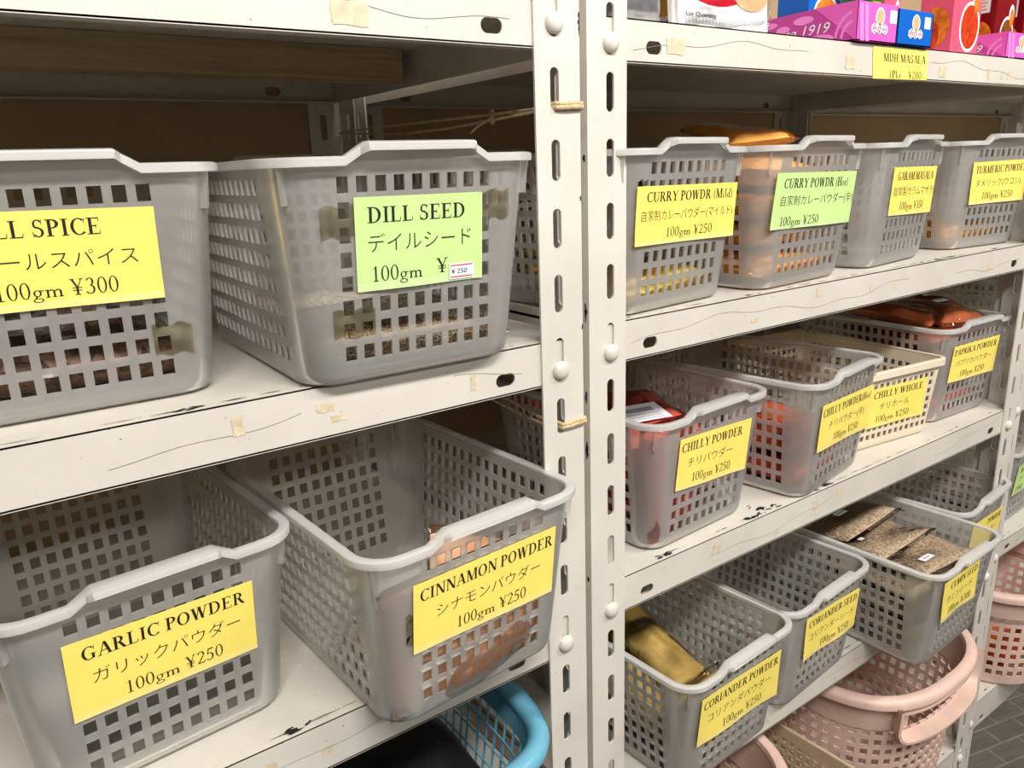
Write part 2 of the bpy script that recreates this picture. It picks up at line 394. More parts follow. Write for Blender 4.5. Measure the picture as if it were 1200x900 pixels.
# right unit
U2 = thing('shelving_unit', 'cream slotted-angle shelving unit right of the twine-tied post, with a yellow tag', 'shelf', place(.46, .236, -1.30))
keep(post(U2, .008, 1, YR, 1, .1147, bolts=(.1522, -.1055, -.3678, -.640), chips=((-.075, -.058), (-.150, -.138), (-.203, -.186), (.060, .066), (-.33, -.324))), U2)
keep(post(U2, .9115, -1, YR, 1, .1147, bolts=(.1522, -.1055, -.3678, -.640, -1.01)), U2)
keep(post(U2, .007, 1, YB, -1, .1147), U2); keep(post(U2, .906, -1, YB, -1, .1147), U2)
for k, (zt, zb) in enumerate(((.1725, .1387), (-.079, -.1173), (-.3395, -.3783), (-.6125, -.651), (-.985, -1.025))):
    keep(shelf(U2, .0105, .909, YR+.0022, YB-.0022, zt, zb, 31+k, .007, ((), ((.235, .022, .006), (.62, .022, .008)), ((.285, .030, .020), (.255, .021, .012), (.40, .021, .013), (.12, .021, .008)), (), ())[k], (((.367, .145, .384, .158), (.560, .143, .575, .155), (.10, .147, .123, .160)), ((.345, -.094, .351, -.084),), (), (), ())[k]), U2)
# third unit at the right edge of the frame
U3 = thing('shelving_unit', 'cream shelving unit at the far right, holding the pink basket with orange contents', 'shelf', place(1.38, .24, -1.30))
keep(post(U3, .920, 1, YT, 1, .105, bolts=(-.36, -.630, -.975)), U3)
keep(post(U3, 1.82, -1, YT, 1, .105, bolts=(-.36, -.630, -.975)), U3)
keep(post(U3, .915, 1, YB, -1, .105), U3); keep(post(U3, 1.82, -1, YB, -1, .105), U3)
for k, (zt, zb) in enumerate(((.17, .135), (-.09, -.128), (-.334, -.367), (-.607, -.638), (-.940, -1.0))):
    keep(shelf(U3, .9225, 1.8175, YT+.0022, YB-.0022, zt, zb, 51+k), U3)

# ------------------------------------------------------------------ lettering
def _glyphs():
    T, t, S = .14, .056, .045
    def R(x0, y0, x1, y1): return [(x0,y0),(x1,y0),(x1,y1),(x0,y1)]
    def P(x0, y0, x1, y1, w): return [(x0,y0),(x0+w,y0),(x1+w,y1),(x1,y1)]
    def A(cx, cy, rx, ry, a0, a1, wx=T, wy=t, n=18):
        out = []
        for k in range(n):
            q = []
            for a in (a0+(a1-a0)*k/n, a0+(a1-a0)*(k+1)/n):
                a = radians(a); q.append(((cx+rx*cos(a), cy+ry*sin(a)), (cx+(rx-wx)*cos(a), cy+(ry-wy)*sin(a))))
            out.append([q[0][0], q[1][0], q[1][1], q[0][1]])
        return out
    def stem(x, w=T, y0=0, y1=1, foot=True, head=True):
        o = [R(x,y0,x+w,y1)]
        if foot: o.append(R(x-.09,y0,x+w+.09,y0+S))
        if head: o.append(R(x-.09,y1-S,x+w+.09,y1))
        return o
    def ft(x, y=0, w=.24): return R(x-w/2, y, x+w/2, y+S)
    G = {}
    G['A'] = (.74, [P(.08,0,.35,1,.05), P(.56,0,.32,1,.145), R(.2,.32,.58,.32+t), ft(.11), ft(.62,0,.27)])
    G['B'] = (.66, stem(.1) + A(.3,.755,.26,.245,-90,90) + A(.3,.27,.31,.27,-90,90) + [R(.1,1-t,.32,1), R(.2,.495,.34,.495+t), R(.1,0,.32,t)])
    G['C'] = (.70, A(.4,.5,.36,.515,48,318) + [P(.615,.70,.65,1,.03), P(.63,.14,.58,.10,.06)])
    G['D'] = (.76, stem(.1) + A(.3,.5,.40,.5,-90,90) + [R(.1,1-t,.32,1), R(.1,0,.32,t)])
    G['E'] = (.64, stem(.1) + [R(.1,1-t,.54,1), R(.2,.48,.42,.48+t), R(.1,0,.56,t), P(.515,.78,.53,1,.03), P(.545,0,.58,.25,.03), R(.40,.38,.43,.62)])
    G['G'] = (.76, A(.4,.5,.36,.515,48,318) + [P(.615,.70,.65,1,.03), R(.53,.05,.66,.40), R(.45,.40,.74,.40+S)])
    G['H'] = (.78, stem(.1) + stem(.53) + [R(.2,.48,.55,.48+t)])
    G['I'] = (.36, stem(.11))
    G['K'] = (.76, stem(.1) + [P(.22,.40,.56,.97,.05), P(.52,0,.26,.56,.15), ft(.62,.97,.24), ft(.62,0,.26)])
    G['L'] = (.62, stem(.1) + [R(.1,0,.55,t), P(.52,0,.56,.27,.03)])
    G['M'] = (.92, stem(.12,t) + stem(.70) + [P(.40,0,.10,1,.15), P(.40,0,.70,1,.05), R(.02,1-S,.22,1)])
    G['N'] = (.78, stem(.12,t,0,1) + stem(.64,t,0,1,False) + [P(.57,0,.1,1,.15), R(.0,1-S,.2,1)])
    G['O'] = (.76, A(.38,.5,.35,.515,0,360,n=32))
    G['P'] = (.60, stem(.1) + A(.28,.735,.29,.265,-90,90) + [R(.1,1-t,.3,1), R(.2,.47,.3,.47+t)])
    G['R'] = (.72, stem(.1) + A(.28,.745,.28,.255,-90,90) + [R(.1,1-t,.3,1), R(.2,.49,.3,.49+t), P(.54,0,.29,.52,.155), ft(.63,0,.2)])
    G['S'] = (.56, A(.28,.745,.20,.27,30,255,.09,t) + A(.27,.265,.24,.28,-150,78,.115,t) + [P(.17,.60,.38,.40,.12), P(.42,.72,.44,1,.03), P(.06,0,.04,.3,.03)])
    G['T'] = (.64, stem(.26,T,0,1,True,False) + [R(.04,1-t,.61,1), P(.06,.77,.04,1,.03), P(.57,.77,.59,1,.03)])
    G['U'] = (.76, stem(.1,T,.3,1,False) + stem(.6,t,.3,1,False) + A(.37,.32,.272,.335,180,360,.12,.05))
    G['W'] = (.98, [P(.24,0,.06,1,.15), P(.27,0,.46,.98,.05), P(.60,0,.42,1,.15), P(.63,0,.86,1,.05), ft(.12,1-S), ft(.48,1-S), ft(.89,1-S,.2)])
    G['Y'] = (.74, [P(.32,.45,.08,1,.15), P(.36,.42,.62,1,.05), R(.31,0,.31+T,.48), ft(.375,0,.3), ft(.14,1-S), ft(.65,1-S,.22)])
    G['V'] = G['Y']
    x = .47
    G['d'] = (.52, A(.24,.24,.2,.25,0,360,.09,.04) + [R(.35,0,.44,1), R(.28,1-S,.4,1), R(.4,0,.52,S)])
    G['g'] = (.52, A(.23,.30,.18,.2,0,360,.08,.035) + A(.24,-.13,.23,.14,0,360,.06,.04) + [P(.1,-.02,.16,.13,.07), R(.33,.42,.52,.47)])
    G['m'] = (.84, [R(.08,0,.17,x), R(.36,0,.45,x-.1), R(.64,0,.73,x-.1)] + A(.29,.32,.16,.16,0,150,.09,.05) + A(.57,.32,.16,.16,0,150,.09,.05) + [ft(.125,0,.2), ft(.405,0,.2), ft(.685,0,.2), R(.01,x-S,.1,x)])
    G['t'] = (.30, [R(.1,.08,.19,.62), R(.0,x-S,.28,x)] + A(.19,.1,.09,.11,180,330,.07,.04))
    G['k'] = (.52, [R(.07,0,.16,1), P(.18,.2,.36,x,.05), P(.36,0,.2,.28,.1), ft(.115,0,.2), ft(.44,0,.2), ft(.4,x-S,.2), R(.0,1-S,.1,1)])
    G['i'] = (.28, [R(.09,0,.18,x), ft(.135,0,.22), R(.02,x-S,.1,x)] + A(.135,.68,.06,.06,0,360,.06,.06))
    G['l'] = (.28, [R(.09,0,.18,1), ft(.135,0,.22), R(.02,1-S,.1,1)])
    G['o'] = (.50, A(.25,.24,.22,.255,0,360,.09,.04))
    G['0'] = (.50, A(.25,.5,.22,.51,0,360,.085,.04,28))
    G['1'] = (.50, [R(.22,0,.31,1), ft(.265,0,.3), P(.1,.83,.22,.93,.03)])
    G['2'] = (.50, A(.24,.74,.2,.27,-20,165,.09,.05) + [P(.04,.03,.33,.60,.08), R(.04,0,.45,.075), P(.42,.02,.45,.2,.03)])
    G['3'] = (.50, A(.23,.76,.18,.25,-80,155,.09,.045) + A(.22,.28,.23,.29,-150,88,.09,.045))
    G['5'] = (.50, [P(.08,.5,.14,1,.05), R(.14,.9,.44,1)] + A(.2,.31,.24,.32,-140,115,.09,.05))
    G['8'] = (.50, A(.25,.76,.18,.25,0,360,.075,.04) + A(.25,.27,.22,.28,0,360,.085,.04))
    G['¥'] = (.60, [P(.25,.45,.03,1,.1), P(.28,.42,.48,1,.045), R(.24,0,.34,.48), ft(.29,0,.26), ft(.08,1-S,.2), ft(.5,1-S,.18), R(.08,.42,.5,.42+.045), R(.08,.26,.5,.26+.045)])
    G['('] = (.32, A(.38,.4,.28,.62,115,245,.07,.03))
    G[')'] = (.32, A(-.06,.4,.28,.62,-65,65,.07,.03))
    return G
GL = _glyphs()
def serif(text):
    """list of (verts2d polygon); x from 0, cap height 1; returns polys, width"""
    x = 0; out = []
    for ch in text:
        if ch == ' ': x += .27; continue
        wd, polys = GL[ch]
        for p in polys: out.append([(x+a, b) for a, b in p])
        x += wd + .03
    return out, x
_jc = {}
def font_polys(text, offset=-.006, shear=0):
    key = (text, offset, shear)
    if key in _jc: return _jc[key]
    cu = bpy.data.curves.new('lettering', 'FONT'); cu.body = text; cu.resolution_u = 3; cu.offset = offset; cu.fill_mode = 'FRONT'; cu.shear = shear
    o = bpy.data.objects.new('lettering', cu); COL.objects.link(o)
    dg = bpy.context.evaluated_depsgraph_get(); dg.update()
    me = bpy.data.meshes.new_from_object(o.evaluated_get(dg))
    vs = [tuple(v.co) for v in me.vertices]; fs = [tuple(p.vertices) for p in me.polygons]
    bpy.data.objects.remove(o); bpy.data.curves.remove(cu); bpy.data.meshes.remove(me)
    x0 = min((v[0] for v in vs), default=0); x1 = max((v[0] for v in vs), default=1)
    _jc[key] = ([[(vs[i][0]-x0, vs[i][1]) for i in f] for f in fs], x1-x0)
    return _jc[key]
def put_text(mb, kind, text, u0, u1, vb, h, fn, mi, off=.0002):
    polys, wd = serif(text) if kind == 's' else font_polys(text, -.012 if kind == 'j' else .0, .25 if kind == 'i' else 0)
    seen = {}
    for p in polys:
        q = [fn(u0 + (u1-u0)*a/wd, vb + b*h, off) for a, b in p]
        a = (Vector(q[1])-Vector(q[0])).cross(Vector(q[2])-Vector(q[0]))
        mb.add(q, [tuple(range(len(q)))], mi)

# ------------------------------------------------------------------ baskets
def lattice(hw, db, ss, sf, H, r, t, fcols, scols, rows, raise_=None, extra=(), cseg=5, zextra=()):
    """open basket shell with square holes; front face is local y=0 at the bottom, depth runs along +y"""
    fb = sorted(set([c for ab in fcols for c in ab] + list(extra)))
    sb = sorted(set(c for ab in scols for c in ab))
    nodes = []; flags = []      # node: function(z, inset) -> (x, y, nx, ny); flag: hole interval begins here
    def X(z): return hw + ss*z
    def Y0(z): return -sf*z
    def Y1(z): return db + sf*z
    def corner(sx, sy, a):
        def f(z):
            cx = sx*(X(z)-r); cy = Y0(z)+r if sy < 0 else Y1(z)-r
            return (cx + r*cos(a), cy + r*sin(a), cos(a), sin(a))
        return f
    def isin(v, w_, cols): return any(a-1e-9 <= v and w_ <= b+1e-9 for a, b in cols)
    for i, x in enumerate(fb):
        nodes.append(lambda z, x=x: (x, Y0(z), 0, -1)); flags.append(i+1 < len(fb) and isin(x, fb[i+1], fcols))
    for k in range(cseg+1): nodes.append(corner(1, -1, radians(-90+90*k/cseg))); flags.append(False)
    for i, y in enumerate(sb):
        nodes.append(lambda z, y=y: (X(z), y, 1, 0)); flags.append(i+1 < len(sb) and isin(y, sb[i+1], scols))
    for k in range(cseg+1): nodes.append(corner(1, 1, radians(90*k/cseg))); flags.append(False)
    for i, x in enumerate(fb[::-1]):
        nodes.append(lambda z, x=x: (x, Y1(z), 0, 1)); flags.append(i+1 < len(fb) and isin(fb[::-1][i+1], x, fcols))
    for k in range(cseg+1): nodes.append(corner(-1, 1, radians(90+90*k/cseg))); flags.append(False)
    for i, y in enumerate(sb[::-1]):
        nodes.append(lambda z, y=y: (-X(z), y, -1, 0)); flags.append(i+1 < len(sb) and isin(sb[::-1][i+1], y, scols))
    for k in range(cseg+1): nodes.append(corner(-1, -1, radians(180+90*k/cseg))); flags.append(False)
    zl = [(0, .006), (.0015, .0022), (.005, .0005), (.009, 0)]
    rb = sorted(set(c for ab in rows for c in ab))
    zl += [(z, 0) for z in rb] + [(z, 0) for z in zextra] + [(H, 0)]
    zf = [any(a-1e-9 <= zl[j][0] and zl[j+1][0] <= b+1e-9 for a, b in rows) for j in range(len(zl)-1)]
    N, K = len(nodes), len(zl); mb = MB()
    for side in (0, 1):
        for f in nodes:
            for j, (z, ins) in enumerate(zl):
                x, y, nx, ny = f(z); d = ins + (t if side else 0)
                zz = z + (t if side and j == 0 else 0)
                if j == K-1 and raise_ and ny: zz += raise_(x)*abs(ny)
                mb.v.append((x-nx*d, y-ny*d, zz))
    def idx(s, i, j): return s*N*K + (i % N)*K + j
    def q(*f): mb.f.append(f); mb.mi.append(0)
    solid = lambda i, j: 0 <= j < K-1 and not (flags[i % N] and zf[j])
    for i in range(N):
        for j in range(K-1):
            if not solid(i, j): continue
            q(idx(0,i,j), idx(0,i+1,j), idx(0,i+1,j+1), idx(0,i,j+1))
            q(idx(1,i,j), idx(1,i,j+1), idx(1,i+1,j+1), idx(1,i+1,j))
            if j == K-2: q(idx(0,i,j+1), idx(0,i+1,j+1), idx(1,i+1,j+1), idx(1,i,j+1))
            elif not solid(i, j+1): q(idx(0,i,j+1), idx(0,i+1,j+1), idx(1,i+1,j+1), idx(1,i,j+1))
            if j > 0 and not solid(i, j-1): q(idx(0,i+1,j), idx(0,i,j), idx(1,i,j), idx(1,i+1,j))
            if not solid(i-1, j): q(idx(0,i,j), idx(0,i,j+1), idx(1,i,j+1), idx(1,i,j))
            if not solid(i+1, j): q(idx(0,i+1,j+1), idx(0,i+1,j), idx(1,i+1,j), idx(1,i+1,j+1))
    q(*[idx(0, i, 0) for i in range(N)][::-1]); q(*[idx(1, i, 0) for i in range(N)])
    return mb
def rim_sweep(hw, db, ss, sf, H, r, section, raise_=None, wide=None, xs=(), cseg=8):
    """sweep a section [(out, dz)] around the top edge; wide(x) scales the outward reach on the front and back"""
    X, Y0, Y1 = hw+ss*H, -sf*H, db+sf*H; path = []
    xs = sorted(set(list(xs) + [-(X-r)*.97, (X-r)*.97]))
    for x in xs: path.append((x, Y0, 0, -1))
    for k in range(1, cseg): a = radians(-90+90*k/cseg); path.append((X-r+r*cos(a), Y0+r+r*sin(a), cos(a), sin(a)))
    path += [(X, Y0+r, 1, 0), (X, Y1-r, 1, 0)]
    for k in range(1, cseg): a = radians(90*k/cseg); path.append((X-r+r*cos(a), Y1-r+r*sin(a), cos(a), sin(a)))
    for x in xs[::-1]: path.append((x, Y1, 0, 1))
    for k in range(1, cseg): a = radians(90+90*k/cseg); path.append((-X+r+r*cos(a), Y1-r+r*sin(a), cos(a), sin(a)))
    path += [(-X, Y1-r, -1, 0), (-X, Y0+r, -1, 0)]
    for k in range(1, cseg): a = radians(180+90*k/cseg); path.append((-X+r+r*cos(a), Y0+r+r*sin(a), cos(a), sin(a)))
    mb = MB(); n = len(section)
    for x, y, nx, ny in path:
        flat = abs(ny) > .999
        h = raise_(x) if raise_ and flat else 0; wd = wide(x) if wide and flat else 1
        for o, dz in section: mb.v.append((x + nx*(o*wd if o > 0 else o), y + ny*(o*wd if o > 0 else o), H + h + dz))
    L = len(path)
    for i in range(L):
        for k in range(n):
            j, m = (i+1) % L, (k+1) % n
            mb.f.append((i*n+k, i*n+m, j*n+m, j*n+k)); mb.mi.append(0)
    return mb
# translucent spice basket
PC, PR, Z0, SF, HW, SS, H, DB, RR = .0131, .0157, .0214, .0977, .0841, .08, .1461, .243, .0245
ROWS = [(Z0+j*PR-.0050, Z0+j*PR+.0050) for j in range(8)]
FC = [((i-4)*PC-.0039, (i-4)*PC+.0039) for i in range(9)]
SC = [(.0303+i*.0130-.0039, .0303+i*.0130+.0039) for i in range(15)]
def hump(x):
    a = abs(x)
    return .0085 if a < .038 else .0085*(1-(a-.038)/.014) if a < .052 else 0
def humpw(x):
    a = abs(x); return 2.0 if a < .0385 else 2.0-(a-.0385)/.0035*.9 if a < .042 else 1.1 if a < .052 else 1.0
HX = [s*v for s in (-1, 1) for v in (0, .02, .0375, .0385, .042, .046, .052, .0535)]
body = lattice(HW, DB, SS, SF, H-.001, RR, .0017, FC, SC, ROWS, hump, HX)
# stub ribs under the rim at the four corners
for sx in (-1, 1):
    for sy in (-1, 1):
        a = radians(45); z1, z0 = H-.002, H-.026
        for z in (0,):
            def pt(z, o, s):
                cx = sx*(HW+SS*z-RR); cy = (-SF*z+RR) if sy < 0 else (DB+SF*z-RR)
                n = Vector((sx*cos(a), sy*sin(a), 0)); tt = Vector((-n.y, n.x, 0))
                return Vector((cx, cy, z)) + n*(RR+o) + tt*s
            vs = [pt(z, o, s) for z in (z0, z1) for o in (-.0005, .0045) for s in (-.0011, .0011)]
            body.add(vs, [(0,1,3,2),(4,6,7,5),(0,4,5,1),(2,3,7,6),(0,2,6,4),(1,5,7,3)])
SECT = [(-.0017, .0), (-.0012, .0016), (0, .0022), (.0048, .0022), (.0062, .0014), (.0066, -.0005), (.0063, -.0036), (.0050, -.0037), (.0048, -.0006), (.0005, -.0010)]
rim = rim_sweep(HW, DB, SS, SF, H, RR, SECT, hump, humpw, HX)
BODY = body.build('basket_shell', M['clear'], smooth=30); RIM = rim.build('rim', M['clear_rim'], smooth=35)
BMESH, RMESH = BODY.data, RIM.data
bpy.data.objects.remove(BODY); bpy.data.objects.remove(RIM)
BG = 'translucent spice baskets'
BASK = {}
def clear_basket(key, x, y, z, th, label):
    root = thing('storage_basket', label, 'basket', place(x, y, z, th), BG)
    for nm, me in (('basket_shell', BMESH), ('rim', RMESH)):
        o = bpy.data.objects.new(nm, me); COL.objects.link(o); o.parent = root
    BASK[key] = root; return root
def paper(root, corners, lines, color, seed=1, curl=.0012, sf=SF, off=.0012, sticker=None, part=True):
    """paper label taped to the sloping front; corners (lx, slant) TL, TR, BL, BR; lines of serif / kana text"""
    TL, TR, BL, BR = corners; k = sqrt(1+sf*sf); R = random.Random(seed)
    ph = R.uniform(0, 6); am = R.uniform(.4, 1.0)
    def fn(u, v, o=0):
        x = (TL[0]*(1-u)+TR[0]*u)*v + (BL[0]*(1-u)+BR[0]*u)*(1-v)
        s = (TL[1]*(1-u)+TR[1]*u)*v + (BL[1]*(1-u)+BR[1]*u)*(1-v)
        d = off + curl*am*(.35*(1+sin(5*u+ph)) + (1-v)**2*(1+sin(7*u+ph*2))*.9)
        return (x, -sf*s/k - d - o, s/k)
    mb = MB(); nu, nv = 20, 12
    for side in (0, -.0003):
        for j in range(nv+1):
            for i in range(nu+1): mb.v.append(fn(i/nu, j/nv, side))
    S = (nu+1)*(nv+1)
    for j in range(nv):
        for i in range(nu):
            a = j*(nu+1)+i; m_ = 1 if j < 1 else 0
            mb.f += [(a, a+1, a+nu+2, a+nu+1), (S+a+nu+1, S+a+nu+2, S+a+1, S+a)]; mb.mi += [m_, m_]
    for i in range(nu):
        b = nv*(nu+1)+i
        mb.f += [(i, S+i, S+i+1, i+1), (b+1, S+b+1, S+b, b)]; mb.mi += [0, 0]
    for j in range(nv):
        a, b = j*(nu+1), j*(nu+1)+nu
        mb.f += [(a+nu+1, S+a+nu+1, S+a, a), (b, S+b, S+b+nu+1, b+nu+1)]; mb.mi += [0, 0]
    for kind, text, u0, u1, vb, h in lines: put_text(mb, kind, text, u0, u1, vb, h, fn, 2, .00025)
    c = 'green' if color == 'g' else 'yellow'
    o = mb.build('price_label', [M[c], M[c+'_t'], M['ink']], root)
    if sticker:
        u0, u1, v0, v1 = sticker; sm = MB()
        nn = 4
        for i in range(nn+1):
            for v in (v0, v1): sm.v.append(fn(u0+(u1-u0)*i/nn, v, .0006))
        for i in range(nn): sm.f.append((i*2, i*2+2, i*2+3, i*2+1)); sm.mi.append(0)
        for i in range(nn+1):
            for v in (v0, v1): sm.v.append(fn(u0+(u1-u0)*i/nn, v, .0002))
        K = 2*(nn+1)
        for i in range(nn): sm.f += [(i*2, K+i*2, K+i*2+2, i*2+2), (i*2+1, i*2+3, K+i*2+3, K+i*2+1)]; sm.mi += [0, 0]
        g = lambda a, b, o2=0: fn(u0+(u1-u0)*a, v0+(v1-v0)*b, .0006+o2)
        put_text(sm, 'b', '¥ 250', .08, .72, .36, .42, g, 1, .0002)
        for b in (.12, .84): sm.add([g(.05, b, .0002), g(.95, b, .0002), g(.95, b+.06, .0002), g(.05, b+.06, .0002)], [(0,1,2,3)], 2)
        sm.build('price_sticker', [M['white'], M['ink'], M['redink']], o)
    return o
V1, H1, V2, H2, V3, H3 = .735, .165, .425, .205, .115, .165
def L3(a, au, b, bu, c='100gm ¥250', cu=(.28, .78)):
    return [('s', a, au[0], au[1], V1, H1), ('j', b, bu[0], bu[1], V2, H2), ('s', c, cu[0], cu[1], V3, H3)]
ZM, ZL_, ZB = -.0805+.0006, -.340+.0006, -.6125+.0006
ZR1, ZR2 = -.079+.0006, -.3395+.0006
b = clear_basket('allspice', -.3827, .0419, ZM, -.0174, 'translucent basket with the yellow ALL SPICE label, left end of the middle shelf')
paper(b, [(-.066,.1259),(.0566,.1237),(-.066,.0690),(.0558,.0677)], [('s','ALL SPICE',.24,.76,.74,.17),('j','オールスパイス',.22,.90,.42,.21),('s','100gm ¥300',.27,.80,.12,.17)], 'y', 1)
b = clear_basket('dill', -.1728, -.0116, ZM, -.0167, 'translucent basket with the green DILL SEED label and small white price sticker')
paper(b, [(-.046,.1238),(.0498,.1229),(-.0463,.0628),(.0496,.0627)], [('s','DILL SEED',.09,.86,.73,.165),('j','デイルシード',.09,.90,.43,.22),('s','100gm',.10,.50,.10,.165),('s','¥',.61,.71,.12,.165)], 'g', 2, .0008, sticker=(.715,.925,.02,.205))
b = clear_basket('cinnamon', -.1508, -.0368, ZL_, .0694, 'translucent basket with the yellow CINNAMON POWDER label, overhanging the lower shelf')
paper(b, [(-.0641,.1208),(.0696,.1213),(-.0652,.0634),(.0682,.0608)], L3('CINNAMON POWDER',(.04,.98),'シナモンパウダー',(.15,.89),cu=(.28,.79)), 'y', 3, .0005)
b = clear_basket('garlic', -.3634, .0365, ZL_, .0882, 'empty translucent basket with the yellow GARLIC POWDER label')
paper(b, [(-.0594,.1218),(.0625,.1193),(-.0604,.0625),(.0616,.0614)], L3('GARLIC POWDER',(.08,.95),'ガリックパウダー',(.12,.91),cu=(.26,.80)), 'y', 4, .0005)
b = clear_basket('mild', .1349, .0318, ZR1, .1071, 'translucent basket with the yellow CURRY POWDR (Mild) label, beside the right post')
paper(b, [(-.0751,.1168),(.0782,.1147),(-.0746,.0645),(.0784,.0622)], L3('CURRY POWDR (Mild)',(.09,.96),'自家制カレーパウダー(マイルド)',(.05,.97),cu=(.29,.76)), 'y', 5)
b = clear_basket('hot', .3388, .0311, ZR1, .0765, 'translucent basket with the pale green CURRY POWDR (Hot) label')
paper(b, [(-.0835,.1217),(.0766,.1191),(-.0856,.0645),(.0768,.0619)], [('s','CURRY POWDR (Hot)',.09,.90,.73,.165),('j','自家制カレーパウダー(辛)',.08,.99,.43,.205),('s','100gm ¥250',.10,.56,.06,.16)], 'g', 6)
b = clear_basket('garam', .5579, .0449, ZR1, .1169, 'translucent basket with the yellow GARAM MASALA label')
paper(b, [(-.0644,.1205),(.0655,.1188),(-.0585,.0628),(.0725,.0596)], L3('GARAM MASALA',(.10,.94),'自家製ガラムマサラ',(.06,.97),'100gm ¥350',(.22,.78)), 'y', 7)
b = clear_basket('turmeric', .7984, .0483, ZR1, -.1095, 'translucent basket with the yellow TURMERIC POWDER label, far end of its shelf')
paper(b, [(-.0684,.1204),(.0660,.1216),(-.0631,.0625),(.0707,.0633)], L3('TURMERIC POWDER',(.05,.98),'タメリック(ウコン)',(.08,.90),cu=(.22,.78)), 'y', 8)
b = clear_basket('chilly', .187, .0354, ZR2, .0583, 'translucent basket with the yellow CHILLY POWDER label without (Hot), beside the right post')
paper(b, [(-.0562,.1254),(.0655,.1208),(-.0567,.0668),(.0645,.0586)], L3('CHILLY POWDER',(.03,.88),'チリパウダー',(.13,.76),cu=(.20,.76)), 'y', 9)
b = clear_basket('chillyhot', .4182, .0244, ZR2, .1584, 'translucent basket with the yellow CHILLY POWDER(Hot) label')
paper(b, [(-.0735,.1199),(.0729,.1140),(-.0713,.0604),(.0771,.0535)], L3('CHILLY POWDER(Hot)',(.03,.97),'チリパウダー(辛)',(.17,.86),cu=(.28,.78)), 'y', 10)
b = clear_basket('paprika', .7990, .0506, ZR2, -.0444, 'translucent basket with the yellow PAPRIKA POWDER label')
paper(b, [(-.0646,.1201),(.0644,.1205),(-.0638,.0631),(.0658,.0612)], L3('PAPRIKA POWDER',(.03,.95),'パプリカパウダー',(.10,.88),cu=(.22,.78)), 'y', 11)
b = clear_basket('corpowder', .1914, -.0142, ZB, .0619, 'translucent basket with the yellow CORIANDER POWDER label')
paper(b, [(-.0743,.1261),(.0715,.1204),(-.0747,.0639),(.0752,.0544)], L3('CORIANDER POWDER',(.03,.97),'コリアンダパウダー',(.10,.89),cu=(.28,.79)), 'y', 12, .002)
b = clear_basket('corseed', .3867, .0053, ZB, .0826, 'translucent basket with the yellow CORIANDER SEED label')
paper(b, [(-.0635,.1304),(.0729,.1183),(-.0563,.0648),(.0769,.0563)], L3('CORIANDER SEED',(.05,.97),'コリアンダーシード',(.08,.93),cu=(.30,.86)), 'y', 13, .002)
b = clear_basket('cumin', .6014, -.0607, ZB, .035, 'translucent basket heaped with seed bags and the yellow CUMIN SEED label')
paper(b, [(-.0760,.1340),(.0276,.1345),(-.0645,.0688),(.036,.0697)], L3('CUMIN SEED',(.18,.96),'クミンシード',(.12,.85),'100gm ¥300',(.18,.86)), 'y', 14, .0016)
b = clear_basket('powder', .8102, .0095, ZB, .10, 'empty translucent basket behind the cumin seed basket, its yellow label partly hidden')
paper(b, [(-.055,.1180),(.0790,.1060),(-.050,.0580),(.0850,.0440)], [('s','POWDER',.50,.97,.74,.17),('j','ダー',.66,.88,.42,.2)], 'y', 15, .0015)
b = clear_basket('green3', 1.100, .060, -.607+.0006, .05, 'translucent basket with a pale green label cut off by the right edge of the photo')
paper(b, [(-.066,.118),(.064,.118),(-.066,.060),(.064,.060)], [('s','B',.12,.22,.735,.17),('j','ブ',.12,.26,.42,.2),('s','100',.08,.32,.1,.165)], 'g', 16)
clear_basket('upper3', 1.105, .055, -.334+.0006, .06, 'translucent basket on the far right unit, above the basket with the cut-off green label')



# strips of yellowed clear tape holding the labels
def tape(key, x0, x1, s0, s1):
    k = sqrt(1+SF*SF); mb = MB(); P = []
    n = 8
    for lay in (.0006, .0003):
        for i in range(n+1):
            for sv in (s0, s1):
                q = sv + .0012*sin(5*i+sv*300); P.append((x0+(x1-x0)*i/n, -SF*q/k-lay, q/k))
    S = 2*(n+1)
    for i in range(n):
        a = 2*i; mb.f += [(a, a+2, a+3, a+1), (S+a+1, S+a+3, S+a+2, S+a), (a, S+a, S+a+2, a+2), (a+1, a+3, S+a+3, S+a+1)]; mb.mi += [0]*4
    mb.v = P; mb.build('tape_strip', M['amber'], BASK[key], smooth=40)
tape('dill', -.069, -.045, .099, .119); tape('dill', -.064, -.034, .033, .052); tape('dill', .050, .073, .104, .124)
tape('allspice', .046, .070, .030, .050); tape('cinnamon', -.070, -.060, .072, .098); tape('mild', -.0735, -.060, .105, .122)

# price tag on the top edge
mb = MB()
TG = [(.4151,.1694),(.5270,.1700),(.4190,.1372),(.5314,.1385)]
def tg(u, v, o=0):
    x = (TG[0][0]*(1-u)+TG[1][0]*u)*v + (TG[2][0]*(1-u)+TG[3][0]*u)*(1-v)
    z = (TG[0][1]*(1-u)+TG[1][1]*u)*v + (TG[2][1]*(1-u)+TG[3][1]*u)*(1-v)
    return (x, YR+.0022-.0008-o, z)
P4 = [(0,0),(1,0),(1,1),(0,1)]
mb.add([tg(a,b2,0) for a,b2 in P4] + [tg(a,b2,-.0003) for a,b2 in P4], [(0,1,2,3),(7,6,5,4),(0,4,5,1),(1,5,6,2),(2,6,7,3),(3,7,4,0)])
put_text(mb, 's', 'MDH MASALA', .18, .97, .56, .26, tg, 1)
put_text(mb, 's', '1Pkt', .28, .50, .03, .25, tg, 1); put_text(mb, 's', '¥280', .64, .90, .03, .25, tg, 1)
keep(mb.build('price_tag', [M['yellow'], M['ink']], U2), U2)

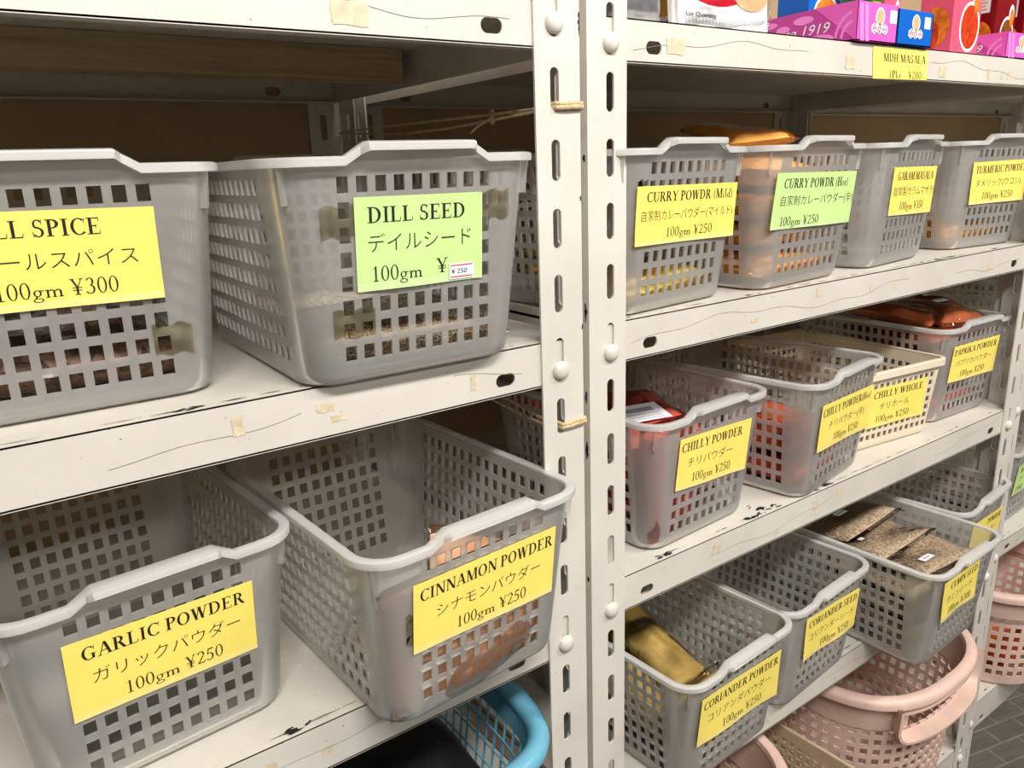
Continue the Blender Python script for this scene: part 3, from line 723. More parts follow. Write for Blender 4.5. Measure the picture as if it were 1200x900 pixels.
# cream grid basket (CHILLY WHOLE)
CW = thing('storage_basket', 'opaque cream grid basket with the yellow CHILLY WHOLE label', 'basket', place(.603, .052, ZR2, -.117))
ch, cw_, cdb = .113, .079, .235
cf = [((i-5.5)*.0120-.0038, (i-5.5)*.0120+.0038) for i in range(12)]
cs = [(.020+i*.0122-.0038, .020+i*.0122+.0038) for i in range(17)]
cr = [(.014+j*.0123, .014+j*.0123+.0078) for j in range(7)]
lattice(cw_, cdb, .085, .085, ch-.002, .010, .0018, cf, cs, cr).build('basket_shell', M['cream'], CW, smooth=30)
rim_sweep(cw_, cdb, .085, .085, ch, .010, [(-.0018, 0), (-.001, .0012), (.0035, .0012), (.0048, 0), (.0050, -.009), (.0038, -.0095), (.0034, -.001), (0, -.003)]).build('rim', M['cream'], CW, smooth=35)
paper(CW, [(-.066,.0905),(.0555,.0905),(-.066,.0330),(.0555,.0330)], [('s','CHILLY WHOLE',.07,.93,.74,.165),('j','チリホール',.20,.72,.43,.21),('s','100gm ¥250',.15,.75,.12,.165)], 'y', 17, .0008, sf=.085)

# ------------------------------------------------------------------ bags of spice
def pillow(wd, ht, th, nu=16, nv=20, seed=0, lump=.12, puff=.45):
    R = random.Random(seed); mb = MB(); ph = [R.uniform(0, 6) for _ in range(6)]
    def thick(u, v):
        e = max(0, 1-abs(u)**3.2)**puff * max(0, 1-abs(v)**4)**puff
        return th/2*e*(1 + lump*(sin(3.1*u+ph[0])*cos(2.7*v+ph[1]) + .6*sin(6*u+ph[2]+3*v) + .4*cos(7*v+ph[3]-4*u)))
    for sgn in (-1, 1):
        for j in range(nv+1):
            v = -1+2*j/nv
            for i in range(nu+1):
                u = -1+2*i/nu; t = thick(u, v)
                pin = 1-.05*(1-abs(v)**2)*abs(u)
                mb.v.append((u*wd/2*pin, sgn*t + .004*sin(2*v+ph[4])*u, v*ht/2*(1-.03*u*u)))
    S = (nu+1)*(nv+1)
    for j in range(nv):
        for i in range(nu):
            a = j*(nu+1)+i
            mb.f += [(a, a+1, a+nu+2, a+nu+1), (S+a+nu+1, S+a+nu+2, S+a+1, S+a)]; mb.mi += [0, 0]
    return mb
def bag(mat, mw, label, dims=(.10, .13, .03), seed=0, stick=None, film=1.08, group=None, name='spice_bag', cat='bag', lump=.12, flap=.018):
    wd, ht, th = dims
    o = pillow(wd, ht, th, seed=seed, lump=lump).build(name, M[mat], smooth=60)
    tag(o, label, cat, group)
    fm = pillow(wd*film, ht*film + flap, th+.0035, seed=seed, lump=lump)
    fm.build('film', M['film'], o, smooth=60)
    if stick:
        su, sv, sw, sh = stick; sm = MB(); n = 4
        y = -th/2 - .004
        sm.box((su-sw/2, y-.0003, sv-sh/2), (su+sw/2, y, sv+sh/2))
        if sw > .03:
            sm.box((su-sw*.34, y-.0005, sv+sh*.05), (su+sw*.3, y-.0003, sv+sh*.28), 1)
            for q in (-.12, -.26, -.38): sm.box((su-sw*.4, y-.0005, sv+sh*q-.0006), (su+sw*.36, y-.0003, sv+sh*q+.0006), 1)
        else: sm.box((su-sw*.3, y-.0005, sv-sh*.1), (su+sw*.3, y-.0003, sv+sh*.12), 1)
        sm.build('sticker', [M['white'], simple('grey_print', (.35, .35, .38, 1)) if 'grey_print' not in bpy.data.materials else bpy.data.materials['grey_print']], o)
    o.matrix_world = mw
    return o
def inb(key, x, y, z, rx=0, ry=0, rz=0):
    """world matrix for a bag in a basket's own frame; rx=-90 lays the face upward"""
    return BASK[key].matrix_world @ Matrix.Translation((x, y, z)) @ Matrix.Rotation(radians(rz), 4, 'Z') @ Matrix.Rotation(radians(rx), 4, 'X') @ Matrix.Rotation(radians(ry), 4, 'Y')
FL = -90
bag('allspice', inb('allspice', .0, .075, .024, FL), 'flat bag of dark brown allspice berries at the front of the ALL SPICE basket', (.145, .115, .036), 1)
bag('allspice', inb('allspice', .0, .185, .024, FL), 'bag of dark allspice berries lying at the back of the ALL SPICE basket', (.13, .09, .034), 2)
bag('dill', inb('dill', 0, .075, .021, FL), 'flat bag of light brown dill seed at the front of the DILL SEED basket', (.15, .12, .030), 3)
bag('dill', inb('dill', .0, .185, .021, FL), 'flat bag of dill seed at the back of the DILL SEED basket', (.13, .09, .03), 4)
bag('cinnamon', inb('cinnamon', -.004, .012, .055, -2, 0, 1), 'bag of cinnamon powder standing against the front of its basket', (.150, .100, .026), 5, film=1.03, flap=.010)
bag('cinnamon', inb('cinnamon', -.004, .062, .022, FL+4, 0, 3), 'bag of cinnamon powder lying at the bottom of its basket', (.13, .075, .03), 6, film=1.04)
bag('cinnamon', inb('cinnamon', .036, .068, .053, -14, 24, 8), 'bag of cinnamon powder leaning tilted in the right half of its basket', (.085, .074, .022), 7, film=1.06, flap=.012)
bag('currymild', inb('mild', 0, .08, .024, FL+6), 'yellow bag of mild curry powder lying at the bottom of the (Mild) basket', (.145, .13, .034), 8)
bag('currymild', inb('mild', -.01, .085, .056, FL-8, 3), 'yellow bag of mild curry powder lying on top of another in the (Mild) basket', (.13, .12, .024), 9)
for k in range(4):
    bag('curryhot', inb('hot', -.010+.006*(k % 2), .082+.004*k, .022+.0325*k, FL+(-1)**k*2), ['lowest orange bag of hot curry powder in the (Hot) basket', 'second orange bag from the bottom in the (Hot) basket', 'third orange bag from the bottom in the (Hot) basket', 'fourth orange bag from the bottom, at rim height in the (Hot) basket'][k], (.150, .145, .031), 20+k, film=1.05)
bag('curryhot', inb('hot', -.004, .092, .1610, FL+8, 10, -4), 'orange curry bag poking up above the rim of the (Hot) basket', (.088, .085, .020), 26, film=1.06)
bag('turmeric', inb('turmeric', -.004, .075, .022, FL+2), 'bright orange bag of turmeric lying at the bottom of its basket', (.145, .12, .03), 30)
bag('turmeric', inb('turmeric', .0, .185, .022, FL), 'turmeric bag lying at the back of its basket', (.13, .09, .03), 31)
bag('chilli', inb('chilly', -.040, .014, .070, -1, 0, 2), 'tall red bag standing in the front left corner of the CHILLY POWDER basket', (.080, .122, .026), 32, film=1.05, flap=.008)
bag('chilli', inb('chilly', .0, .120, .024, FL), 'lowest red chilli bag lying in the CHILLY POWDER basket', (.135, .15, .036), 33)
bag('chilli', inb('chilly', -.005, .122, .064, FL), 'red chilli bag in the middle of the pile in the CHILLY POWDER basket', (.13, .15, .036), 34)
bag('chilli', inb('chilly', .004, .105, .105, FL+9, 0, -16), 'topmost red chilli bag with a printed white card, in the CHILLY POWDER basket', (.120, .125, .034), 35, stick=(-.006, -.024, .056, .040))
bag('chilli', inb('chilly', -.030, .20, .110, FL+24, 0, 20), 'red chilli bag at the back left of the CHILLY POWDER basket', (.085, .10, .03), 36)
for k in range(2):
    bag('hotchilli', inb('chillyhot', -.004*k, .08, .023+.033*k, FL+3*(-1)**k), ['lower orange-red bag in the CHILLY POWDER(Hot) basket', 'upper orange-red bag in the CHILLY POWDER(Hot) basket'][k], (.145, .13, .031), 40+k, film=1.05)
for k in range(4):
    bag('paprika' if k > 1 else 'chilli', inb('paprika', .004*(-1)**k, .09, .022+.0325*k, FL+2*(-1)**k), ['lowest bag in the PAPRIKA POWDER basket', 'second bag from the bottom in the PAPRIKA POWDER basket', 'third bag from the bottom in the PAPRIKA POWDER basket', 'fourth bag from the bottom in the PAPRIKA POWDER basket'][k], (.145, .15, .031), 45+k, film=1.05)
bag('paprika', inb('paprika', .022, .062, .150, FL+8, 0, -10), 'rust-red paprika bag with a small white sticker, on top of the heap', (.10, .10, .030), 50, stick=(.0, .004, .028, .011))
bag('paprika', inb('paprika', -.050, .10, .156, FL+8, 0, 24), 'rust-red paprika bag beside the stickered one, on top of the heap', (.09, .13, .028), 51)
bag('coriander', inb('corpowder', -.035, .022, .055, -3, 0, 0), 'olive bag of coriander powder standing at the front of its basket', (.085, .095, .026), 55, film=1.05)
bag('coriander', inb('corpowder', .0, .10, .026, FL), 'olive bag of coriander powder lying at the bottom of its basket', (.14, .12, .032), 56)
bag('coriander', inb('corpowder', -.004, .098, .084, FL+6, -12, -24), 'olive coriander bag lying uppermost in its basket', (.060, .120, .026), 57, film=1.12, lump=.25)
bag('coriander', inb('corpowder', .012, .175, .088, FL+18, 6, -6), 'olive coriander bag leaning at the back of its basket', (.080, .12, .026), 58, film=1.08, lump=.2)
bag('coriander', inb('corpowder', -.043, .11, .064, FL+4, 12, 10), 'olive coriander bag along the left wall of its basket, under two others', (.080, .15, .030), 59, film=1.06, lump=.22)
bag('corseed', inb('corseed', -.03, .060, .016, FL), 'small bag of coriander seed at the bottom of its basket', (.085, .09, .022), 60)
for k in range(3):
    bag('cumin', inb('cumin', .0, .10, .022+.034*k, FL), ['lowest bag of seed in the CUMIN SEED basket', 'second bag from the bottom in the CUMIN SEED basket', 'third bag from the bottom in the CUMIN SEED basket'][k], (.14, .16, .030), 61+k, film=1.03)
bag('cumin', inb('cumin', -.004, .043, .126, FL-6, 0, -2), 'front bag of cumin seed with a white sticker, on top of the heap', (.130, .072, .014), 65, stick=(-.030, -.016, .026, .010), lump=.05, flap=.008)
bag('cumin', inb('cumin', -.010, .098, .133, FL-7, 0, 0), 'middle bag of cumin seed on top of the heap, between two others', (.135, .066, .013), 66, stick=(-.045, .012, .010, .006), lump=.05, flap=.008)
RB = bag('cumin', inb('cumin', -.008, .165, .141, FL-5, 0, 2), 'rear bag of cumin seed on top of the heap, at the shelf edge', (.145, .090, .013), 67, stick=(-.01, .0, .026, .010), lump=.05, flap=.008)
def sheet(name, P00, P10, P01, P11, amp, seed, mw, parent):
    R = random.Random(seed); mb = MB(); n = 14; ph = [R.uniform(0, 6) for _ in range(4)]
    A, B2, C2, D2 = map(Vector, (P00, P10, P01, P11))
    for lay in (0, .0004):
        for j in range(n+1):
            for i in range(n+1):
                u, v = i/n, j/n; p = (A*(1-u)+B2*u)*(1-v) + (C2*(1-u)+D2*u)*v
                mb.v.append(p + Vector((0, 0, lay + amp*(sin(7*u+ph[0])*cos(6*v+ph[1]) + .5*sin(15*u+9*v+ph[2])))))
    S = (n+1)**2
    for j in range(n):
        for i in range(n):
            a = j*(n+1)+i; mb.f += [(a, a+1, a+n+2, a+n+1), (S+a+n+1, S+a+n+2, S+a+1, S+a)]; mb.mi += [0, 0]
    o = mb.build(name, M['film'], parent, smooth=60); o.matrix_parent_inverse = parent.matrix_world.inverted() @ mw
    return o
sheet('film', (.058, .115, .137), (.092, .100, .172), (.058, .225, .142), (.092, .215, .168), .004, 5, BASK['cumin'].matrix_world, RB)
bag('allspice', inb('green3', 0, .09, .025, FL), 'dark bag of whole spice in the basket with the cut-off green label', (.14, .14, .036), 70)

# ------------------------------------------------------------------ round and rectangular baskets on the bottom shelves
def sup(a, b2, n, k, N):
    th = 2*pi*k/N; c, s = cos(th), sin(th)
    return (a*math.copysign(abs(c)**(2/n), c), b2*math.copysign(abs(s)**(2/n), s))
def arc_nodes(n, a, b2, N, duty):
    """fractional angles of hole edges spaced evenly along the outline, as values of k in 0..720"""
    Q = 720; P = [sup(a, b2, n, k, Q) for k in range(Q+1)]; L = [0]
    for k in range(Q): L.append(L[-1] + sqrt((P[k+1][0]-P[k][0])**2 + (P[k+1][1]-P[k][1])**2))
    out = []
    for i in range(N):
        for f in (.5-duty/2, .5+duty/2):
            t = L[-1]*(i+f)/N; k = max(q for q in range(Q) if L[q] <= t); out.append(k + (t-L[k])/max(1e-9, L[k+1]-L[k]))
    return out
def tub(root, a, b2, n, hgt, taper, mat, holes_rows, N=52, duty=.58, t=.0028, rimr=.0118, rim_name='rim', handle=True):
    """tapering oval tub with rows of square holes, rolled rim and a looped handle on the front"""
    rows = holes_rows; zl = [0, .004] + [z for ab in rows for z in ab] + [hgt-.060, hgt-.022, hgt]
    mb = MB(); nodes = []
    nodes = arc_nodes(n, a, b2, N, duty); N = 720
    NN = len(nodes); K = len(zl)
    for side in (0, 1):
        for kk in nodes:
            for j, z in enumerate(zl):
                sc = taper + (1-taper)*z/hgt; ins = (t if side else 0) + (.004 if j == 0 else 0)
                x, y = sup(a*sc-ins, b2*sc-ins, n, kk, N); mb.v.append((x, y, z + (t if side and j == 0 else 0)))
    idx = lambda s, i, j: s*NN*K + (i % NN)*K + j
    zf = [any(abs(zl[j]-r0) < 1e-9 for r0, r1 in rows) for j in range(K-1)]
    solid = lambda i, j: 0 <= j < K-1 and not ((i % 2 == 0) and zf[j]) and not (handle and j == K-3 and 490 < nodes[i % NN] and nodes[(i+1) % NN] < 590)
    def q(*f): mb.f.append(f); mb.mi.append(0)
    for i in range(NN):
        for j in range(K-1):
            if not solid(i, j): continue
            q(idx(0,i,j), idx(0,i+1,j), idx(0,i+1,j+1), idx(0,i,j+1)); q(idx(1,i,j), idx(1,i,j+1), idx(1,i+1,j+1), idx(1,i+1,j))
            if j == K-2 or not solid(i, j+1): q(idx(0,i,j+1), idx(0,i+1,j+1), idx(1,i+1,j+1), idx(1,i,j+1))
            if j > 0 and not solid(i, j-1): q(idx(0,i+1,j), idx(0,i,j), idx(1,i,j), idx(1,i+1,j))
            if not solid(i-1, j): q(idx(0,i,j), idx(0,i,j+1), idx(1,i,j+1), idx(1,i,j))
            if not solid(i+1, j): q(idx(0,i+1,j+1), idx(0,i+1,j), idx(1,i+1,j), idx(1,i+1,j+1))
    q(*[idx(0, i, 0) for i in range(NN)][::-1]); q(*[idx(1, i, 0) for i in range(NN)])
    mb.build('basket_shell', mat, root, smooth=35)
    rm = MB(); NR = 96; sec = [(-.004, .0), (-.002, rimr*.45), (.004, rimr*.6), (rimr, rimr*.4), (rimr*1.25, -.001), (rimr*1.2, -rimr*.75), (rimr*.95, -rimr*.8), (rimr*.9, -.002), (.001, -.001)]
    for k in range(NR):
        x, y = sup(a, b2, n, k, NR); x2, y2 = sup(a+.01, b2+.01, n, k, NR); d = Vector((x2-x, y2-y)); d.normalize()
        for o, dz in sec: rm.v.append((x+d.x*o, y+d.y*o, hgt+dz))
    m = len(sec)
    for i in range(NR):
        for k in range(m):
            j, l = (i+1) % NR, (k+1) % m; rm.f.append((i*m+k, i*m+l, j*m+l, j*m+k)); rm.mi.append(0)
    rm.build(rim_name, mat, root, smooth=50)
    if handle:
        hm = MB(); pts = []
        th0, th1 = -pi/2-.62, -pi/2+.62
        # a flat strap loop: down, across, up
        def on(th, z, o):
            x, y = sup(a*(taper+(1-taper)*z/hgt)+o, b2*(taper+(1-taper)*z/hgt)+o, n, th*N/(2*pi), N); return Vector((x, y, z))
        path = [(th0, hgt-.004), (th0, hgt-.044), (th0+.03, hgt-.056), (th0+.10, hgt-.063)]
        for k in range(1, 12): path.append((th0+.10+(th1-th0-.20)*k/12, hgt-.063))
        path += [(th1-.10, hgt-.063), (th1-.03, hgt-.056), (th1, hgt-.044), (th1, hgt-.004)]
        base = len(hm.v)
        for i, (th, z) in enumerate(path):
            tA = path[max(0, i-1)]; tB = path[min(len(path)-1, i+1)]
            d = Vector(((tB[0]-tA[0])*a, tB[1]-tA[1])); d.normalize(); nrm = (-d.y, d.x)
            hw_ = .0022
            for o, s in ((-.003, -1), (.024, -1), (.024, 1), (-.003, 1)):
                hm.v.append(tuple(on(th + nrm[0]*hw_*s/a, z + nrm[1]*hw_*s, o)))
        for i in range(len(path)-1):
            for k in range(4):
                hm.f.append((base+i*4+k, base+i*4+(k+1) % 4, base+i*4+4+(k+1) % 4, base+i*4+4+k)); hm.mi.append(0)
        # ledge bar under the rim
        o0 = len(hm.v); q2 = 14
        for k in range(q2+1):
            th = th0 + (th1-th0)*k/q2
            for z, o in ((hgt-.018, -.002), (hgt-.018, .012), (hgt-.021, .012), (hgt-.021, -.002)): hm.v.append(tuple(on(th, z, o)))
        for k in range(q2):
            for c in range(4): hm.f.append((o0+k*4+c, o0+k*4+(c+1) % 4, o0+k*4+4+(c+1) % 4, o0+k*4+4+c)); hm.mi.append(0)
        hm.build('handle', mat, root, smooth=40)
PG = 'dusty pink oval baskets'
P1 = thing('oval_basket', 'dusty pink oval basket with a looped front handle, under the cumin seed basket', 'basket', place(.660, .104, -.9845), PG)
tub(P1, .159, .145, 2.6, .281, .83, M['pink'], [(.022+j*.019, .022+j*.019+.0115) for j in range(11)])
P2 = thing('oval_basket', 'dusty pink oval basket below the coriander powder basket, only its rim showing', 'basket', place(.180, .102, -.9845), PG)
tub(P2, .156, .145, 2.6, .280, .83, M['pink'], [(.022+j*.019, .022+j*.019+.0115) for j in range(11)])
P3 = thing('oval_basket', 'dusty pink oval basket with orange contents on the far right unit', 'basket', place(1.172, .125, -.9395), PG)
tub(P3, .160, .150, 2.6, .200, .92, M['pink'], [(.022+j*.0195, .022+j*.0195+.0115) for j in range(7)], handle=False)
o = pillow(.22, .20, .075, seed=77, lump=.1).build('spice_bag', M['hotchilli'], smooth=60); o.matrix_world = place(1.17, .125, -.895) @ Matrix.Rotation(radians(-90), 4, 'X')
tag(o, 'large orange-red bag inside the far right pink basket', 'bag')
B1 = thing('storage_basket', 'narrow beige grid basket between two pink oval baskets on the bottom shelf', 'basket', place(.405, -.018, -.9845, .05))
lattice(.037, .245, .06, .06, .215, .006, .0018, [((i-2)*.0135-.0043, (i-2)*.0135+.0043) for i in range(5)], [(.016+i*.0135, .016+i*.0135+.0088) for i in range(16)], [(.014+j*.0127, .014+j*.0127+.0086) for j in range(15)]).build('basket_shell', M['beige'], B1, smooth=30)
rim_sweep(.037, .245, .06, .06, .216, .006, [(-.0018, 0), (-.001, .0012), (.003, .0012), (.004, 0), (.004, -.007), (.003, -.0075), (.0028, -.001), (0, -.002)]).build('rim', M['beige'], B1, smooth=35)
# blue shopping-style basket
BL = thing('carry_basket', 'sky blue plastic basket with a thick rounded rim, below the cinnamon basket', 'basket', place(-.19, .125, -.6120))
bh = .158
mb = MB(); N = 60
def bp(k, z, ins=0):
    sc = .84 + .16*z/bh; x, y = sup(.130*sc-ins, .150*sc-ins, 4.2, k, N); return Vector((x, y, z))
zt = bh-.026
ring = []
for k in range(N):
    for z in (zt, bh):
        for ins in (0, .0028): ring.append(bp(k, z, ins))
o0 = len(mb.v); mb.v += [tuple(p) for p in ring]
for k in range(N):
    a, c = o0+k*4, o0+((k+1) % N)*4
    mb.f += [(a, c, c+2, a+2), (a+3, c+3, c+1, a+1), (a+1, c+1, c, a), (a+2, c+2, c+3, a+3)]; mb.mi += [0]*4
mb.add([bp(k, 0) for k in range(N)] + [bp(k, .004) for k in range(N)], [tuple(range(N))[::-1], tuple(range(N, 2*N))] + [(k, (k+1) % N, N+(k+1) % N, N+k) for k in range(N)])
AN = [v*N/720 for v in arc_nodes(4.2, .130, .150, 58, .5)[::2]]
for k in AN: mb.tube([bp(k, .002, .0014), bp(k, zt+.002, .0014)], .0015, 6)
for q in range(1, 6): mb.tube([bp(k, zt*q/6, .0030) for k in AN], .0011, 5, closed=True)
mb.build('basket_shell', M['blue'], BL, smooth=40)
rm = MB(); rm.tube([bp(k, bh+.002, -.004) for k in range(N)], .0105, 12, closed=True); rm.build('rim', M['blue'], BL, smooth=60)
o = pillow(.222, .262, .10, seed=90, lump=.3).build('plastic_bag', M['black'], smooth=60); o.matrix_world = place(-.190, .122, -.548) @ Matrix.Rotation(radians(-88), 4, 'X')
tag(o, 'crumpled black plastic bag inside the sky blue basket', 'bag')

# ------------------------------------------------------------------ twine on the left unit's post
def twine(name, label, z, far, knot):
    R = random.Random(int(abs(z)*1000)); root = MB()
    for s in (-1, 1):
        p = []
        for k in range(15):
            f = k/14; p.append((-.040*(1-f)+far[0]*f + s*.002, .012*(1-f)+far[1]*f, z*(1-f)+far[2]*f + s*(.0035*sin(pi*f)+.001) - .004*sin(pi*f) + R.uniform(-.0004, .0004)))
        root.tube(p, .0012, 6)
    root.tube([(-.037, .006, z), (-.0365, -.0018, z), (-.030, -.0022, z+.0004), (-.020, -.0022, z+.0008), (-.0118, -.0016, z+.0008), (-.0100, .001, z+.0006), (-.0100, .006, z)], .0022, 8)
    root.tube([(-.037, .006, z+.003), (-.0365, -.0018, z+.0028), (-.030, -.0024, z+.003), (-.020, -.0022, z+.0035), (-.0118, -.0016, z+.0034), (-.0100, .001, z+.003), (-.0100, .006, z+.002)], .0018, 8)
    if knot:
        f = .17; c = Vector((-.040*(1-f)+far[0]*f, .012*(1-f)+far[1]*f, z*(1-f)+far[2]*f - .002))
        root.tube([c + Vector((.002*cos(a), .005*cos(a), .005*sin(a))) for a in [2*pi*k/10 for k in range(10)]], .0016, 6, closed=True)
        root.tube([c, c + Vector((-.006, .012, -.006)), c + Vector((-.010, .02, -.012))], .001, 5)
    tag(root.build(name, M['twine'], smooth=50), label, 'string')
twine('twine', 'jute twine tied around the left post above the dill seed basket, knotted midway', .1005, (-.012, .462, .108), True)
twine('twine', 'jute twine tied around the left post below the middle shelf', -.157, (-.028, .462, -.118), False)

# ------------------------------------------------------------------ goods on the right unit's top shelf
ZT = .1725 + .0004
def carton(name, label, x0, x1, y0, y1, h, mats, art=None, th=0, group=None, z=ZT, cat='box'):
    """printed carton; art(mb, front, side): front(a,b,o) maps onto the front face, side onto the left face"""
    cx, cy = (x0+x1)/2, (y0+y1)/2; wx, wy = (x1-x0)/2, (y1-y0)/2; mb = MB()
    c = .0008
    mb.box((-wx, -wy, 0), (wx, wy, h))
    mb.box((-wx+.004, -wy-.0006, h-.0012), (wx-.004, -wy, h-.0002))   # tuck flap edge
    front = lambda a, b2, o=.0003: (-wx+2*wx*a, -wy-o, h*b2)
    side = lambda a, b2, o=.0003: (-wx-o, wy-2*wy*a, h*b2)
    if art: art(mb, front, side)
    o = mb.build(name, [M[m] for m in mats]); o.matrix_world = place(cx, cy, z, th)
    return tag(o, label, cat, group)
def disc(mb, fn, cu, cv, ru, rv, mi, o, a0=0, a1=360, n=28):
    P = [fn(cu+ru*cos(radians(a0+(a1-a0)*k/n)), cv+rv*sin(radians(a0+(a1-a0)*k/n)), o) for k in range(n if a1-a0 >= 360 else n+1)]
    mb.add(P, [tuple(range(len(P)))], mi)
def rect(mb, fn, u0, v0, u1, v1, mi, o): mb.add([fn(u0,v0,o), fn(u1,v0,o), fn(u1,v1,o), fn(u0,v1,o)], [(0,1,2,3)], mi)
def logo(mb, fn, cu, cv, su, sv, white, red, tan, tri=True):
    """plain oval badge above three white hexagons lettered M D H"""
    disc(mb, fn, cu, cv+sv*1.55, su*.85, sv*1.25, white, .0004); disc(mb, fn, cu, cv+sv*1.55, su*.66, sv*1.05, tan, .0006)
    for k, chh in ((-1, 'M'), (0, 'D'), (1, 'H')):
        c = cu + k*su*.95
        P = [fn(c+su*.62*sin(radians(60*q)), cv+sv*.72*cos(radians(60*q)), .0005+.0001*(k+1)) for q in range(6)]
        mb.add(P, [tuple(range(6))], white)
        disc(mb, fn, c, cv+sv*.42, su*.22, sv*.16, red, .0008, n=3); disc(mb, fn, c, cv-sv*.42, su*.22, sv*.16, red, .0008, n=3)
        put_text(mb, 'b', chh, c-su*.30, c+su*.30, cv-sv*.26, sv*.75, fn, red, .001)
# magenta display tray with sloping sides
def tray(name, label, x0, x1, y0, y1, hf, hb, outer, inner, th, since, logo_u=.55, leaf=True):
    mb = MB(); t = .0012; wx, wy = (x1-x0)/2, (y1-y0)/2
    prof = [(-wy, hf), (-wy+.045, hf), (wy, hb)]
    mb.box((-wx, -wy, 0), (wx, wy, t)); mb.box((-wx, -wy, 0), (wx, -wy+t, hf)); mb.box((-wx, wy-t, 0), (wx, wy, hb))
    for s in (-1, 1):
        xa, xb = (s*wx, s*(wx-t))
        P = [(-wy, 0), (wy, 0), (wy, hb), (-wy+.045, hf), (-wy, hf)]
        vs = [(xa, a, b2) for a, b2 in P] + [(xb, a, b2) for a, b2 in P]; n = len(P)
        mb.add(vs, [tuple(range(n)), tuple(range(n, 2*n))[::-1]] + [(i, (i+1) % n, n+(i+1) % n, n+i) for i in range(n)], 0 if s > 0 else 1)
    front = lambda a, b2, o=.0003: (-wx+2*wx*a, -wy-o, hf*b2)
    side = lambda a, b2, o=.0003: (-wx-o, wy-2*wy*a, hb*b2)
    # folded corner panel and curling print on the left side
    mb.add([side(1, 0, .0003), side(1, hf/hb, .0003), side(.60, hf/hb, .0003)], [(0,1,2)], 0)
    for (cu, cv, ru, rv, a) in ((.30, .62, .07, .10, 0), (.16, .80, .08, .09, 0), (.66, .16, .14, .14, 0), (.50, .78, .10, .12, 0)):
        disc(mb, side, cu, cv, ru, rv, 2, .00045)
    for r0, r1, cu in ((.42, .34, .98), (.60, .52, .98)):
        n = 14
        for k in range(n):
            a0, a1 = radians(100+70*k/n), radians(100+70*(k+1)/n)
            mb.add([side(cu+.3*r0*cos(a0), r0*sin(a0)*1.4, .0005), side(cu+.3*r0*cos(a1), r0*sin(a1)*1.4, .0005), side(cu+.3*r1*cos(a1), r1*sin(a1)*1.4, .0005), side(cu+.3*r1*cos(a0), r1*sin(a0)*1.4, .0005)], [(0,1,2,3)], 2)
    if leaf:
        for cu in (.10, .22): mb.add([front(cu, 0, .0004), front(cu+.09, 0, .0004), front(cu+.02, .95, .0004), front(cu-.07, .95, .0004)], [(0,1,2,3)], 2)
    logo(mb, front, logo_u, .34, .135, .20, 3, 4, 5)
    rect(mb, front, logo_u+.24, .52, logo_u+.42, .86, 3, .0005)
    if since:
        for off, mi, gr in ((.0006, 3, 0),):
            put_text(mb, 'i', 'since 1919', .16, .76, .33, .42, side, 3, .0007)
    o = mb.build(name, [M[outer], M[inner], M['pinkprint'] if outer == 'magenta' else M['bluecard'], M['white'], M['redink'], M['skin']])
    o.matrix_world = place((x0+x1)/2, (y0+y1)/2, ZT, th)
    return tag(o, label, 'display tray')
tray('display_tray', 'magenta cardboard tray printed since 1919, above the yellow price tag', .374, .4505, .012, .140, .038, .036, 'magenta', 'magenta_d', 0, True)
tray('display_tray', 'bright blue cardboard tray beside the magenta one, above the yellow price tag', .4525, .525, .012, .140, .036, .034, 'bluecard', 'bluecard', 0, False, .50, False)
tray('display_tray', 'magenta cardboard tray at the right edge, in front of the dark red boxes', .728, .806, .020, .140, .031, .030, 'magenta', 'magenta_d', 0, True)
def art_curry(food, fx=.62, rim=1):
    def f(mb, front, side):
        disc(mb, front, fx, .20, .36, .19, 1, .0004); disc(mb, front, fx, .20, .31, .165, 2, .0006)
        disc(mb, front, .78, .40, .13, .10, 1, .0005); disc(mb, front, .80, .38, .10, .08, 3, .0007)
        for k in range(2): rect(mb, front, .15, .80-.06*k, .9, .815-.06*k, 4, .0005)
        put_text(mb, 'b', '100g', .45, .85, .62, .05, front, 4, .0005)
        rect(mb, side, .15, .42, .80, .60, 1, .0004)
        for k in range(5): rect(mb, side, .22, .445+.03*k, .70-.05*(k % 2), .455+.03*k, 4, .0006)
        disc(mb, side, .5, .20, .42, .15, 3, .0005); disc(mb, side, .35, .14, .28, .12, 2, .0007)
    return f
carton('spice_box', 'tall pink box with a red curry picture, standing at the shelf edge', .588, .655, .022, .062, .150, ['pinkcard', 'white', 'redfood', 'orangefood', 'crimson'], art_curry(1))
carton('spice_box', 'pink box standing inside the bright blue tray', .478, .512, .045, .085, .105, ['pinkcard', 'white', 'redfood', 'orangefood', 'crimson'], art_curry(1), z=ZT+.0014)
carton('spice_box', 'dark red box standing inside the right magenta tray', .745, .800, .045, .085, .140, ['redcard', 'white', 'brownfood', 'orangefood', 'gold'], art_curry(1), z=ZT+.0014)
carton('spice_box', 'dark red box between the pink box and the stickered dark red one', .672, .722, .060, .100, .140, ['redcard', 'white', 'brownfood', 'orangefood', 'gold'], art_curry(1))
carton('spice_box', 'dark red box on the shelf, last before the right frame edge', .815, .868, .040, .085, .140, ['redcard', 'white', 'brownfood', 'orangefood', 'gold'], art_curry(1))
def art_food(mb, front, side):
    disc(mb, front, .55, .42, .40, .26, 1, .0004); disc(mb, front, .55, .42, .36, .22, 2, .0006)
    rect(mb, side, .10, .12, .9, .34, 3, .0004)
    rect(mb, front, .1, .08, .6, .14, 1, .0004)
BOXM = ['bluecard', 'white', 'orangefood', 'brownfood']
carton('spice_box', 'blue box with an orange food picture, standing inside the left magenta tray', .380, .440, .075, .115, .082, BOXM, art_food, z=ZT+.0014)
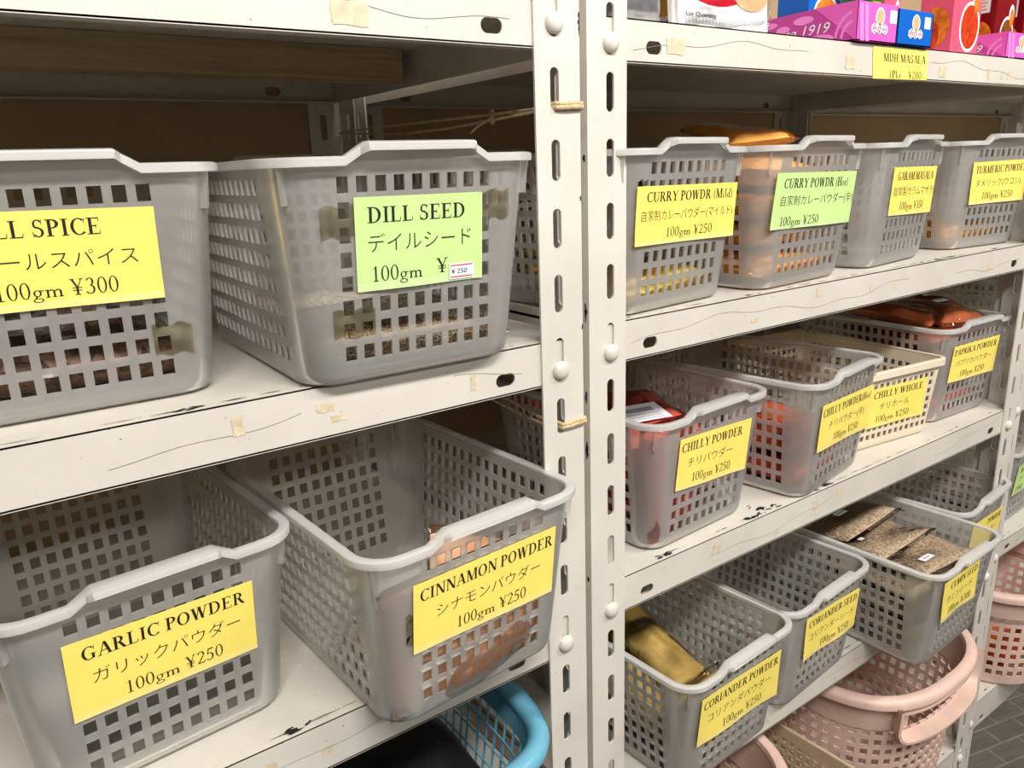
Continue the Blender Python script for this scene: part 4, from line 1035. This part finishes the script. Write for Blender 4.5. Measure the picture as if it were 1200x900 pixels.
carton('spice_box', 'green box standing inside the left magenta tray', .425, .447, .030, .065, .060, ['greencard', 'gold', 'greencard', 'gold'], lambda mb, f, s: rect(mb, f, .2, .66, .9, .72, 1, .0004), z=ZT+.0014)
carton('spice_box', 'navy box with a yellow picture, left one of the pair behind the silver pouch', .150, .203, .10, .14, .11, ['navy', 'white', 'gold', 'bluecard'], art_food)
carton('spice_box', 'navy box right of its twin, behind the white and red packet', .206, .260, .10, .14, .11, ['navy', 'white', 'gold', 'bluecard'], art_food)
# silver pouch
mb = pillow(.075, .13, .026, seed=101, lump=.1)
o = mb.build('foil_pouch', M['silver'], smooth=60); tag(o, 'silver foil pouch marked 100g beside the right post', 'pouch')
sm = MB(); yy = -.0165
pf = lambda a, b2, o=0: (-.0375+.075*a, yy-o, -.065+.13*b2)
rect(sm, pf, .40, .145, .56, .235, 0, 0); disc(sm, pf, .48, .19, .045, .028, 1, .0003)
put_text(sm, 'b', '100g', .66, .92, .13, .06, pf, 2, .0003); put_text(sm, 'b', 'Net', .66, .80, .20, .035, pf, 2, .0003)
s2 = sm.build('printed_panel', [M['white'], M['greendot'], M['ink']], o)
o.matrix_world = place(.070, .036, ZT+.065) @ Matrix.Rotation(radians(-6), 4, 'X')
# white and red packet with a picture of hands
wp = MB(); wx, hh = .062, .12
wp.box((-wx, -.006, 0), (wx, .006, hh))
f = lambda a, b2, o=.0003: (-wx+2*wx*a, -.006-o, hh*b2)
disc(wp, f, .42, .42, .46, .26, 1, .0004); disc(wp, f, .40, .50, .36, .26, 0, .0006)
for (cu, cv, ru, rv) in ((.62, .38, .20, .13), (.80, .25, .19, .10), (.76, .36, .20, .10), (.72, .50, .20, .10)): disc(wp, f, cu, cv, ru, rv, 2, .0008+.0001*cv)
for q in range(26): rect(wp, f, .04+.036*q, .03, .046+.036*q, .10, 3, .0004)
put_text(wp, 'b', 'Lot Quantity', .08, .40, .075, .045, f, 4, .0006)
o = wp.build('papad_packet', [M['white'], M['crimson'], M['skin'], simple('pale_grey_print', (.62, .60, .58, 1)), M['ink']]); tag(o, 'white packet with a red print and a picture of hands, on the top right shelf', 'packet')
fm = pillow(.150, .135, .020, seed=110, lump=.2).build('film', M['film'], o, smooth=60); fm.location = (.006, 0, .062)
o.matrix_world = place(.188, .034, ZT) @ Matrix.Rotation(radians(-5), 4, 'X')
